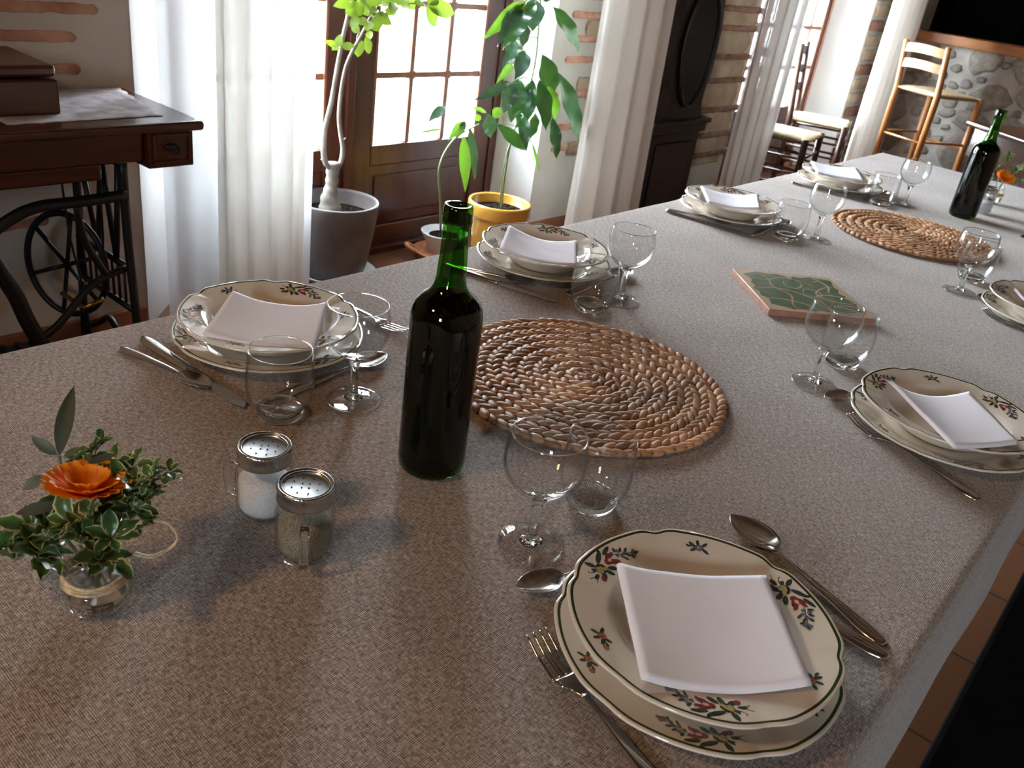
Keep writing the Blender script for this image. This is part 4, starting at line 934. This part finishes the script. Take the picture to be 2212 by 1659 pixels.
for i, (a, b, w_, mi) in enumerate(DL):
    x0 = xs_ + R.uniform(-.05, .09); pa, pb = ax(*z6(*a), x0), ax(*z6(*b), x0 + R.uniform(-.03, .05)); s1_ = w_ / 3.456 * (pa - CAM).length / FPX * 1.1
    leaf(gl_[mi], *inv([pa, pb]), s1_, Vector((.75, -.55, .35)) + Vector((R.uniform(-.35, .35), R.uniform(-.35, .35), R.uniform(-.2, .3))), fold=.28, droop=.07, wav=.17, seed=i + 60, n=18, shape=.78, pw=1.05)
    # petiole back to the stem
    ys0 = (pa.z); near = min(Q0 := cr_spline(inv([ax(p_, q_, xs_) for p_, q_ in ((1108, 290), (1130, 225), (1148, 170), (1158, 120), (1163, 60), (1167, 0), (1170, -60))]), 3), key=lambda q: (Vector(q) - Vector(inv([pa])[0]) - Vector((0, 0, .015))).length)
    la = Vector(inv([pa])[0]); g.tube([near, (near + la) / 2 + Vector((0, 0, .006)), la], .0014, 5)
g.build('stem', 'stem', pl2)
gl_[0].build('foliage', 'darkleaf', pl2); o = gl_[1].build('foliage', 'blueleaf', pl2); o['label'] = 'bluish glossy leaves'; o = gl_[2].build('foliage', 'brightleaf', pl2); o['label'] = 'bright green young leaves'

# ---- small avocado in the white pot
WXp, WYp = -2.47, 2.635
PX, PY = WXp, WYp
pl3 = thing('potted_plant', 'bent young avocado seedling in a small white pot', 'potted plant', (PX, PY, 0))
po = [(0, .035), (.06, .035), (.068, .04), (.078, .085), (.086, .09), (.100, .118), (.103, .122), (.099, .124), (.090, .108), (0, .10)]
MB().lathe(po, 48).build('pot', 'whitepot', pl3); MB().lathe([(0, .106), (.088, .106), (.088, .10), (0, .10)], 32).build('soil', 'soil', pl3)
g = MB(); Q = cr_spline(inv([az(952, 500, .105)] + [ax(a, b, WXp) for a, b in ((951, 430), (948, 385), (949, 362), (958, 335), (975, 308), (992, 292), (1015, 279), (1034, 268))]), 5)
g.tube(Q, [lerp(.0055, .003, i / len(Q)) for i in range(len(Q))], 8); g.build('stem', 'stem', pl3)
g0, g1 = MB(), MB()
for i, (a, b, w_, mi) in enumerate([((1001, 292), (1005, 416), 12.5, 0), ((1014, 274), (1026, 390), 10, 1), ((1052, 246), (1060, 298), 17, 1), ((1006, 262), (968, 303), 11, 0), ((960, 230), (924, 264), 10, 1), ((954, 279), (894, 291), 3, 0), ((1050, 243), (1018, 232), 5, 0), ((1080, 232), (1066, 258), 11, 0), ((1006, 262), (985, 300), 8, 1), ((1034, 262), (1030, 245), 7, 0)]):
    pa, pb = ax(a[0], a[1], WXp + R.uniform(0, .04)), ax(b[0], b[1], WXp + R.uniform(0, .06)); leaf(g1 if mi else g0, *inv([pa, pb]), w_ * (pa - CAM).length / FPX, (.7, -.55, .5), fold=.25, droop=.05, wav=.14, seed=i + 200, n=14, shape=.8, pw=1.0)
g0.build('foliage', 'brightleaf', pl3); g1.build('foliage', 'blueleaf', pl3)['label'] = 'pale bluish leaves'
dsh = thing('terracotta_dish', 'terracotta dish with looped handle under the small white pot', 'dish', (WXp, WYp, 0))
MB().lathe([(0, 0), (.085, 0), (.11, .006), (.128, .036), (.131, .040), (.126, .041), (.105, .016), (.08, .0345), (0, .0345)], 48).build('dish', 'terra', dsh)
hd = Vector((-.55, -.83, 0)).normalized(); sd = Vector((0, 0, 1)).cross(hd)
MB().tube(cr_spline([hd * .122 + sd * .03 + Vector((0, 0, .036)), hd * .150 + sd * .025 + Vector((0, 0, .05)), hd * .162 + Vector((0, 0, .056)), hd * .150 - sd * .025 + Vector((0, 0, .05)), hd * .122 - sd * .03 + Vector((0, 0, .036))], 5), .010, 8).build('handle', 'terra', dsh)

# ------------------------------------------------------------------ sewing table
st = thing('sewing_table', 'antique treadle sewing table of brown wood on a black cast-iron stand', 'sewing table', (-2.27, .80, 0))
def sloc(v): return Vector(v) - Vector((-2.27, .80, 0))
def sbox(g, x0, x1, y0, y1, z0, z1, mi=0): g.box(x0 + 2.27, x1 + 2.27, y0 - .8, y1 - .8, z0, z1, mi)
g = MB(); sbox(g, -2.462, -2.045, .30, 1.245, .735, .760); g.build('tabletop', 'sewwood', st, smooth=False, bevel=.009, seg=4)
g = MB(); sbox(g, -2.44, -2.085, .36, 1.10, .655, .735); sbox(g, -2.42, -2.11, .45, 1.0, .61, .66); g.build('apron', 'sewwood', st, smooth=False, bevel=.012, seg=3)
g = MB(); sbox(g, -2.43, -2.072, 1.10, 1.225, .640, .735); dw = g.build('drawer', 'sewwood', st, smooth=False, bevel=.004)
g = MB(); frame = ((1.11, 1.215, .652, .660), (1.11, 1.215, .720, .728), (1.11, 1.118, .652, .728), (1.207, 1.215, .652, .728))
for (a, b, c_, d) in frame: sbox(g, -2.073, -2.066, a, b, c_, d)
g.build('drawer_moulding', 'sewwood', dw, smooth=False, bevel=.002)
g = MB(); pc = sloc((-2.064, 1.162, .693))
g.ellip(pc, (Vector((.004, 0, 0)), Vector((0, .019, 0)), Vector((0, 0, .010))), 0, 14, 8)
g.tube([pc + Vector((.004, -.014, 0)), pc + Vector((.014, -.012, -.010)), pc + Vector((.016, 0, -.015)), pc + Vector((.014, .012, -.010)), pc + Vector((.004, .014, 0))], .0022, 6); g.build('drawer_pull', 'iron', dw)
def iron(name, segs, r=.009, flat=1.0, sm=True):
    g = MB()
    for s_ in segs:
        rr_ = r
        if isinstance(s_, tuple): s_, rr_ = s_
        g.tube([sloc(p) for p in (cr_spline(s_, 4) if len(s_) > 2 else s_)], rr_, 8)
    return g.build(name, 'iron', st)
def side(y, name):
    S = []
    for (xa, xb) in ((-2.13, -2.10), (-2.40, -2.44)):  # outer legs splaying to the feet
        S.append(([(xa, y, .655), (xa, y, .45), (lerp(xa, xb, .6), y, .22), (xb, y, .03)], .012))
    S += [([(-2.13, y, .64), (-2.40, y, .64)], .010), ([(-2.155, y, .64), (-2.20, y, .36)], .008), ([(-2.245, y, .64), (-2.20, y, .36)], .008), ([(-2.245, y, .64), (-2.30, y, .36)], .008), ([(-2.375, y, .64), (-2.30, y, .36)], .008),
          ([(-2.12, y, .36), (-2.42, y, .36)], .009), ([(-2.11, y, .24), (-2.43, y, .24)], .009), ([(-2.10, y, .07), (-2.20, y, .12), (-2.27, y, .16), (-2.34, y, .12), (-2.44, y, .07)], .010),
          ([(-2.06, y, .012), (-2.48 + .02, y, .012)], .012)]
    for k in range(9): x = -2.13 - .033 * k; S.append(([(x, y, .25), (x, y, .35)], .004))
    return iron(name, S)
side(1.06, 'side_frame'); side(.42, 'side_frame')
iron('cross_brace', [([(-2.12, .44, .30), (-2.12, .62, .44), (-2.12, .751, .526), (-2.12, .833, .560), (-2.12, .937, .562), (-2.12, 1.06, .565)], .015), ([(-2.12, .70, .50), (-2.12, .735, .42), (-2.12, .765, .346), (-2.12, .785, .27), (-2.12, .815, .20), (-2.12, .88, .10), (-2.12, .98, .02)], .020), ([(-2.12, .80, .215), (-2.12, .86, .25), (-2.14, .96, .33), (-2.14, 1.06, .36)], .010), ([(-2.12, .93, .56), (-2.13, .95, .45), (-2.14, 1.0, .35)], .009)])
wc = Vector((-2.30, .97, .33))
wheel = []
for rr_ in (.145,): wheel.append(([wc + Vector((rr_ * math.cos(t_) * .55, rr_ * math.sin(t_) * .83, 0)) * 0 + Vector((rr_ * math.cos(t_) * .6, rr_ * math.cos(t_) * .45, rr_ * math.sin(t_))) for t_ in [2 * PI * i / 24 for i in range(25)]], .009))
for k in range(6): t_ = PI * k / 3 + .3; wheel.append(([wc, wc + Vector((.145 * math.cos(t_) * .6, .145 * math.cos(t_) * .45, .145 * math.sin(t_)))], .006))
iron('flywheel', wheel)
iron('pitman_rod', [([(-2.14, .91, .62), (-2.17, .93, .45), (-2.22, .97, .30), (-2.24, .99, .10)], .003), ([(-2.14, 1.0, .62), (-2.18, 1.02, .48), (-2.24, 1.04, .33)], .003)])
g = MB(); sbox(g, -2.38, -2.14, .60, .92, .075, .088)
for k in range(8): sbox(g, -2.38, -2.14, .61 + .038 * k, .62 + .038 * k, .088, .096)
g.build('treadle', 'iron', st, smooth=False)
g = MB(); g.tube([sloc((-2.26, .93, .27)), sloc((-2.20, .96, .24)), sloc((-2.17, 1.0, .27))], .007, 8); g.build('brass_fitting', 'brass', st)
bx = thing('sewing_box', 'lidded brown wooden sewing box on the treadle table', 'box', (-2.30, .70, .762))
MB().box(-.13, .13, -.24, .24, .0005, .082).build('box_body', 'sewwood', bx, smooth=False, bevel=.006)
MB().box(-.128, .128, -.238, .238, .086, .113).build('lid', 'sewwood', bx, smooth=False, bevel=.008, seg=3)
g = MB(); n = 20; A_, B_, C2, D_ = Vector((-2.105, .79, .7606)), Vector((-2.115, 1.168, .7606)), Vector((-2.45, 1.225, .7606)), Vector((-2.44, .79, .7606))
for j in range(n + 1):
    for i in range(n + 1):
        u, v = i / n, j / n; p = A_ * (1 - u) * (1 - v) + B_ * u * (1 - v) + C2 * u * v + D_ * (1 - u) * v
        e_ = .004 * math.sin(v * 40) if i == n else (.003 * math.sin(u * 40) if j == 0 else 0)
        g.V.append((p.x + (e_ if j == 0 else 0), p.y + (e_ if i == n else 0), p.z + (.0006 + .0015 * abs(mn.noise(p * 14)) if u > .46 else .0003)))
for j in range(n):
    for i in range(n): a = j * (n + 1) + i; g.F.append((a, a + 1, a + n + 2, a + n + 1)); g.I.append(0)
tag(g.build('table_runner', 'lace', solid=.0006), 'crumpled pale printed runner under the sewing box', 'runner')

# ------------------------------------------------------------------ longcase clock
ck = thing('longcase_clock', 'dark violin-shaped longcase clock against the brick wall', 'clock', (-2.335, 4.17, 0))
def yprof(z):
    return interp([(0.0, .30), (.05, .30), (.51, .265), (.56, .27), (.60, .215), (.68, .20), (.85, .245), (1.0, .245), (1.2, .20), (1.45, .13), (1.62, .15), (1.70, .20), (2.15, .20)])(z)
CY0 = 4.02 - 4.14
g = MB(); zs = [0.0] + [.58 + (2.12 - .58) * i / 50 for i in range(51)]
V = []; zz = [.58 + (2.12 - .58) * i / 50 for i in range(51)]
for z in zz:
    hw = yprof(z); V += [(-.12, CY0 - hw, z), (.075, CY0 - hw, z), (.10, CY0 - hw * .86, z), (.105, CY0, z), (.10, CY0 + hw * .86, z), (.075, CY0 + hw, z), (-.12, CY0 + hw, z)]
F = []
for i in range(50):
    for j in range(7): a = i * 7 + j; b = i * 7 + (j + 1) % 7; F.append((a, b, b + 7, a + 7))
F += [tuple(range(7))[::-1], tuple(350 + j for j in range(7))]
g.add(V, F); g.build('case', 'clockwood', ck, auto=30)
g = MB(); k = 36; V = []
for i in range(k):
    t_ = 2 * PI * i / k; z = .92 + .27 * math.sin(t_); hw = .15 * math.cos(t_) * (1 + .12 * math.sin(t_)); V.append((.108, CY0 + hw, z))
V2 = [(v[0] + .006, v[1], v[2]) for v in V]; g.add(V + V2, [tuple(range(k, 2 * k))] + [(i, (i + 1) % k, k + (i + 1) % k, k + i) for i in range(k)]); g.build('glass_door', 'black', ck, smooth=False)
g = MB().tube(V2, .010, 8, closed=True); g.build('door_rim', 'clockwood', ck)
g = MB(); g.box(-.12, .125, CY0 - .285, CY0 + .285, .555, .58); g.box(-.12, .11, CY0 - .265, CY0 + .265, .51, .555); g.build('moulding', 'clockwood', ck, smooth=False, bevel=.006)
g = MB(); g.box(-.12, .085, CY0 - .25, CY0 + .25, .06, .51); g.box(-.12, .105, CY0 - .275, CY0 + .275, 0, .06); bs = g.build('base', 'clockwood', ck, smooth=False, bevel=.005)
g = MB(); g.box(.086, .094, CY0 - .17, CY0 + .17, .11, .46); g.build('base_panel', 'clockpanel', bs, smooth=False, bevel=.004)
g = MB(); g.lathe([(0, 0), (.15, 0), (.15, .02), (0, .02)], 48); o = g.build('clock_dial', 'plate_under', ck); o.rotation_euler = (0, PI / 2, 0); o.location = (.105, CY0, 1.88)

# ------------------------------------------------------------------ chairs
def ladder_chair(root, W_c, D_c, Hs, Hb, wd, rungs, slats, r_=.016, rush=True):
    # local frame: front +x, back -x, seat centre at origin
    hw, hd_ = W_c / 2, D_c / 2
    for s_ in (-1, 1):
        MB().tube([(hd_, s_ * hw, 0), (hd_ - .01, s_ * hw * .98, Hs + .012)], [r_ * .9, r_ * 1.15], 10).build('leg', wd, root)
        MB().tube([(-hd_, s_ * hw * .86, 0), (-hd_, s_ * hw * .86, Hs), (-hd_ - .05, s_ * hw * .86, Hb)], [r_, r_ * 1.1, r_ * .85], 10).build('back_post', wd, root)
    g = MB()
    for z in rungs:
        g.tube([(hd_, -hw, z), (hd_, hw, z)], .008, 8); g.tube([(-hd_, -hw * .86, z + .02), (-hd_, hw * .86, z + .02)], .008, 8)
        for s_ in (-1, 1): g.tube([(-hd_, s_ * hw * .86, z + .03), (hd_, s_ * hw, z + .03)], .008, 8)
    g.build('stretcher', wd, root)
    for z in slats:
        g = MB(); n = 10; h = .055; V = []
        for i in range(n + 1):
            u = i / n; y = lerp(-hw * .86, hw * .86, u); c_ = -.028 * math.sin(PI * u); zc = z + .012 * math.sin(PI * u); x = -hd_ - .05 * (z - Hs) / (Hb - Hs) + c_
            V += [(x - .006, y, zc - h / 2), (x + .006, y, zc - h / 2), (x + .006, y, zc + h / 2), (x - .006, y, zc + h / 2)]
        F = [(0, 3, 2, 1), tuple(n * 4 + j for j in range(4))]
        for i in range(n):
            for j in range(4): a = i * 4 + j; b = i * 4 + (j + 1) % 4; F.append((a, b, b + 4, a + 4))
        g.add(V, F); g.build('back_slat', wd, root, auto=40)
    g = MB(); n = 16; V = []
    for s2 in (1, -1):
        for j in range(n + 1):
            for i in range(n + 1):
                u, v = i / n * 2 - 1, j / n * 2 - 1; e = (1 - u ** 6) * (1 - v ** 6)
                tri = min(abs(abs(u) - abs(v)) * 3, 1); V.append((u * (hd_ + .012), v * lerp(hw * .86, hw, (u + 1) / 2) * 1.04, Hs + s2 * (.004 + .014 * e ** .4 * (.7 + .3 * tri))))
    m_ = n + 1; off = m_ * m_; F = []
    for j in range(n):
        for i in range(n): a = j * m_ + i; F += [(a, a + 1, a + m_ + 1, a + m_), (off + a, off + a + m_, off + a + m_ + 1, off + a + 1)]
    for i in range(n):
        for (a, b) in ((i, i + 1), (n * m_ + i + 1, n * m_ + i), ((i + 1) * m_, i * m_), (i * m_ + n, (i + 1) * m_ + n)): F.append((b, a, off + a, off + b))
    g.add(V, F); g.build('rush_seat', 'rush', root)
ch = thing('dining_chair', 'dark wooden ladder-back chair with rush seat by the far door', 'chair', (-2.34, 6.20, 0), math.radians(17), 'dark rush-seated chairs')
ladder_chair(ch, .42, .38, .445, .92, 'darkchair', (.14, .24, .34), (.62, .74, .86), .019)
dup(ch, 'dark rush-seated chair half hidden by the curtain, nearer the camera', (-2.215, 5.34, 0), math.radians(10))
bs_ = thing('bar_stool', 'light wooden ladder-back bar stool with rush seat by the stone wall', 'bar stool', (-1.73, 6.52, 0), math.radians(64))
ladder_chair(bs_, .41, .38, .745, 1.04, 'pine', (.20, .42), (.90, .995), .020)
# dark table at the far right
ft = thing('side_table', 'dark polished side table with glossy rounded top at the far right', 'table', (-.62, 5.24, 0), math.radians(-42))
g = MB(); g.box(-.50, .50, -.34, .34, .715, .742); g.build('tabletop', 'darkwood', ft, smooth=False, bevel=.012, seg=4)
g = MB(); g.box(-.46, .46, -.30, .30, .56, .715); g.build('apron', 'darkwood', ft, smooth=False, bevel=.004)
for sx in (-1, 1):
    for sy in (-1, 1): MB().lathe([(0, 0), (.02, 0), (.028, .3), (.022, .5), (.03, .56), (0, .56)], 14, c=(sx * .42, sy * .26, 0)).build('leg', 'darkwood', ft)
# dark bench beside the table
bn = thing('bench', 'black stained bench along the right side of the table', 'bench', (.20, 1.0, 0))
MB().box(-.206, .22, -1.05, 1.35, .405, .45).build('seat', 'bench', bn, smooth=False, bevel=.008)
for y in (-.9, .15, 1.2): MB().box(-.15, .18, y - .03, y + .03, 0, .405).build('leg', 'bench', bn, smooth=False)
# bottles on the bar
bb = thing('bar_bottle', 'dim dark bottle behind the bar opening, first from the curtain', 'bottle', (-1.72, YE + .55, 1.05), 0, 'bottles behind the bar')
MB().lathe([(0, 0), (.036, 0), (.037, .16), (.03, .19), (.014, .215), (.0135, .29), (0, .29)], 24).build('bottle_glass', 'wine', bb)
for i, (x, lb) in enumerate(((-1.45, 'second'), (-1.25, 'third'), (-1.02, 'fourth'))): dup(bb, 'dim dark bottle behind the bar opening, %s from the curtain' % lb, (x, YE + .5 + .05 * i, 1.05))

# ------------------------------------------------------------------ flower jars
def vase(label, x, y):
    o = thing('glass_jar', label, 'jar', (x, y, .75), 0, 'raffia-tied flower jars')
    body = [(0, .004), (.017, .0008), (.0225, .002), (.0255, .008), (.0262, .018), (.0255, .028), (.0235, .036), (.0225, .042), (.0232, .052), (.0240, .058)]
    inn = [(.0226, .058), (.0215, .050), (.0210, .042), (.0220, .036), (.0240, .028), (.0246, .018), (.0235, .009), (0, .0075)]
    MB().lathe(body + inn, 48).build('jar_glass', 'glass', o)
    MB().lathe([(0, .0078), (.0232, .0095), (.0243, .018), (.0237, .028), (0, .028)], 40).build('water', 'glass_solid', o)
    g = MB()
    for k in range(4): g.tube([((.0248 + .0006 * math.sin(3 * t_ + k)) * math.cos(t_), (.0248 + .0006 * math.sin(3 * t_ + k)) * math.sin(t_), .0300 + .0022 * k + .0008 * math.sin(2 * t_ + k * 2)) for t_ in [2 * PI * i / 40 for i in range(40)]], .0014, 6, closed=True)
    g.build('raffia_tie', 'raffia', o); return o
vx, vy = -.568, .236
vs = vase('small glass jar tied with raffia in the lower left corner', vx, vy)
D0 = (Vector((vx, vy, .80)) - CAM).dot(fw)
def q(px, py, d=0): return ad(px, py, D0 + d)
VL = Vector((vx, vy, .75))
for P_ in ([(290, 1195), (330, 1202), (372, 1180), (382, 1158), (362, 1132), (330, 1128), (300, 1140)], [(128, 1195), (100, 1215), (78, 1245), (80, 1225), (108, 1210)]):
    MB().tube([p - VL for p in cr_spline([q(a, b, .01) for a, b in P_], 5)], .0026, 6, flat=.3).build('raffia_loop', 'raffia', vs)
def flower(name, label, c_, axis, Rf, stem_to):
    o = thing(name, label, 'flower', c_); ax_ = Vector(axis).normalized(); e1 = ax_.cross(Vector((0, 0, 1))).normalized(); e2 = ax_.cross(e1)
    g = MB(); r = random.Random(3)
    for row, (np_, k1, lift) in enumerate(((21, 1.0, .46), (18, .82, .58), (12, .50, .60))):
        for i in range(np_):
            a = 2 * PI * (i + .5 * row + r.uniform(-.15, .15)) / np_; d = e1 * math.cos(a) + e2 * math.sin(a); sd_ = ax_.cross(d)
            o0 = len(g.V); n = 7
            for ii in range(n + 1):
                t_ = ii / n; w_ = Rf * .165 * (math.sin(PI * (.12 + .70 * t_)) ** .6) * (1 if ii < n else .72); rad_ = Rf * k1 * (.16 + .84 * t_); h = Rf * lift * (t_ - .10 * t_ * t_) + r.uniform(-.0002, .0002)
                for j in range(4): v = -1 + 2 * j / 3; g.V.append(tuple(d * rad_ + sd_ * (v * w_) + ax_ * (h + .10 * w_ * v * v * 4)))
            for ii in range(n):
                for j in range(3): q_ = o0 + ii * 4 + j; g.F.append((q_, q_ + 1, q_ + 5, q_ + 4)); g.I.append(0)
    g.build('petals', 'petal', o)
    g = MB(); g.ellip(ax_ * Rf * .12, (e1 * Rf * .22, e2 * Rf * .22, ax_ * Rf * .12), 0, 16, 8); g.build('flower_centre', 'petalc', o)
    P_ = [Vector((0, 0, 0)), (Vector(stem_to) - Vector(c_)) * .5 + Vector((.002, 0, 0)), Vector(stem_to) - Vector(c_)]
    g = MB().tube(cr_spline(P_, 6), .0022, 8); g.ellip(-ax_ * .001, (e1 * .006, e2 * .006, ax_ * .004), 0, 12, 6); g.build('stem', 'stem', o); return o
fc = q(190, 1068, -.004)
flower('marigold', 'orange marigold in the jar at lower left', fc, Vector((-.06, .10, 1)), .0335, (vx, vy, .765))
# variegated sprigs
def sprig(label, stem_pts, ros, seed, size=.016):
    r = random.Random(seed); o = thing('variegated_sprig', label, 'sprig', VL, 0, 'variegated leafy sprigs')
    g = MB(); P_ = [p - VL for p in cr_spline([Vector((vx, vy, .768))] + [q(a, b, d) for a, b, d in stem_pts], 6)]; g.tube(P_, [lerp(.0016, .0008, i / len(P_)) for i in range(len(P_))], 6); 
    gl2 = MB()
    for (a, b, d, n, k) in ros:
        c_ = q(a, b, d) - VL; near = min(P_, key=lambda p: (p - c_).length); g.tube([near, (near + c_) / 2 + Vector((0, 0, .001)), c_], .0008, 5)
        ax_ = (Vector((r.uniform(-.5, .5), r.uniform(-.5, .3), .75))).normalized(); e1 = ax_.cross(Vector((.3, .9, .1))).normalized(); e2 = ax_.cross(e1)
        for i in range(n):
            t_ = 2 * PI * i / n + r.uniform(-.35, .35); dd = (e1 * math.cos(t_) + e2 * math.sin(t_) + ax_ * r.uniform(.0, .7)).normalized(); ln = size * k * r.uniform(.75, 1.25)
            leaf(gl2, c_ + dd * .001, c_ + dd * ln, ln * .26, ax_, fold=.30, droop=.10, wav=.22, seed=r.randint(0, 9999), n=7, uv=True, shape=1.05)
    g.build('stem', 'stem', o); gl2.build('leaves', 'varleaf', o); return o
sprig('variegated sprig leaning left out of the jar', [(130, 1150, .0), (80, 1180, .0), (28, 1215, 0)], [(30, 1205, 0, 8, 1.75), (80, 1205, .0, 7, 1.3), (120, 1165, -.01, 7, 1.2), (70, 1145, .01, 6, 1.4), (10, 1180, .0, 6, 1.5), (100, 1140, .01, 6, 1.1)], 1, .021)
sprig('variegated sprig hanging over the front of the jar', [(205, 1150, -.02), (213, 1205, -.03)], [(213, 1210, -.032, 9, 1.25), (175, 1160, -.025, 7, 1.0), (240, 1165, -.02, 6, 1.0), (150, 1130, -.01, 6, 1.1), (200, 1120, -.02, 6, 1.0)], 2, .021)
sprig('variegated sprig reaching right of the orange marigold', [(240, 1110, .0), (290, 1060, .0), (350, 1030, .01)], [(250, 1090, -.01, 8, 1.1), (290, 1060, .0, 7, 1.0), (330, 1035, .0, 8, .9), (355, 1045, .01, 6, .8), (365, 1020, .01, 6, .7), (285, 1100, .0, 7, 1.1), (310, 1085, 0, 6, .9), (265, 1050, .01, 6, 1.1), (330, 1065, 0, 6, .8)], 3, .019)
sprig('variegated sprig behind the orange marigold', [(200, 1080, .02), (200, 1020, .03), (205, 975, .03)], [(205, 975, .03, 7, 1.0), (225, 955, .03, 5, .7), (180, 1000, .03, 6, .8), (250, 1000, .02, 7, 1.0), (285, 1010, .02, 6, 1.2), (260, 1130, .0, 6, 1.1), (290, 1150, 0, 6, 1.1)], 4, .019)
ol = thing('olive_sprig', 'dark olive sprig standing up at the left of the orange marigold', 'sprig', VL)
g = MB(); P_ = [p - VL for p in cr_spline([Vector((vx, vy, .768)), q(150, 1120, .0), q(135, 1060, .01), q(129, 985, .01)], 6)]; g.tube(P_, .0013, 6); g.build('stem', 'stem', ol)
g = MB(); g2 = MB()
for i, (a, b, w_, mi) in enumerate([((128, 985), (160, 834), 19, 0), ((124, 982), (67, 942), 13, 1), ((133, 1005), (100, 1062), 16, 1), ((100, 1028), (48, 1058), 13, 1), ((125, 1090), (33, 1110), 14, 0), ((138, 985), (176, 966), 7, 1), ((190, 1000), (256, 980), 9, 0), ((140, 1080), (165, 1130), 14, 0), ((215, 1080), (262, 1120), 22, 0), ((170, 1085), (200, 1130), 16, 0)]):
    pa, pb = q(a[0], a[1], .005) - VL, q(b[0], b[1], .0 if i else .02) - VL; leaf(g2 if mi else g, pa, pb, w_ * D0 / FPX, -fw + Vector((R.uniform(-.3, .3), R.uniform(-.3, .3), .3)), fold=.18, droop=.05, seed=i, n=10, shape=.9)
g.build('leaves', 'oliveleaf', ol); g2.build('leaves', 'oliveback', ol)['label'] = 'grey-green undersides'
# far flower jar
vs2 = vase('small far flower jar behind the distant bottle', -.545, 3.06)
D1 = (Vector((-.545, 3.06, .82)) - CAM).dot(fw)
fl2 = flower('marigold', 'orange marigold in the far flower jar', ad(2168, 388, D1), Vector((.3, -.35, .85)), .030, (-.545, 3.06, .765))
vx, vy = -.545, 3.06; D0 = D1; VL = Vector((vx, vy, .75))
sprig('far variegated sprig around the distant marigold', [(2160, 380, 0), (2190, 360, 0)], [(2195, 372, 0, 8, 1.1), (2175, 338, 0, 6, .9), (2150, 365, 0, 6, 1.0), (2205, 395, 0, 6, 1.2), (2215, 365, 0, 7, 1.1), (2135, 390, 0, 5, 1.0)], 9, .026)

pd = thing('pendant_lamp', 'pendant lamp above the near end of the table, out of the frame', 'lamp', (-.85, -.75, 2.65))
MB().lathe([(0, -.002), (.05, -.002), (.05, -.02), (.004, -.03), (.004, -.52), (.03, -.53), (.17, -.62), (.172, -.62), (.028, -.525), (.004, -.515)], 32).build('lamp_shade', 'iron', pd)
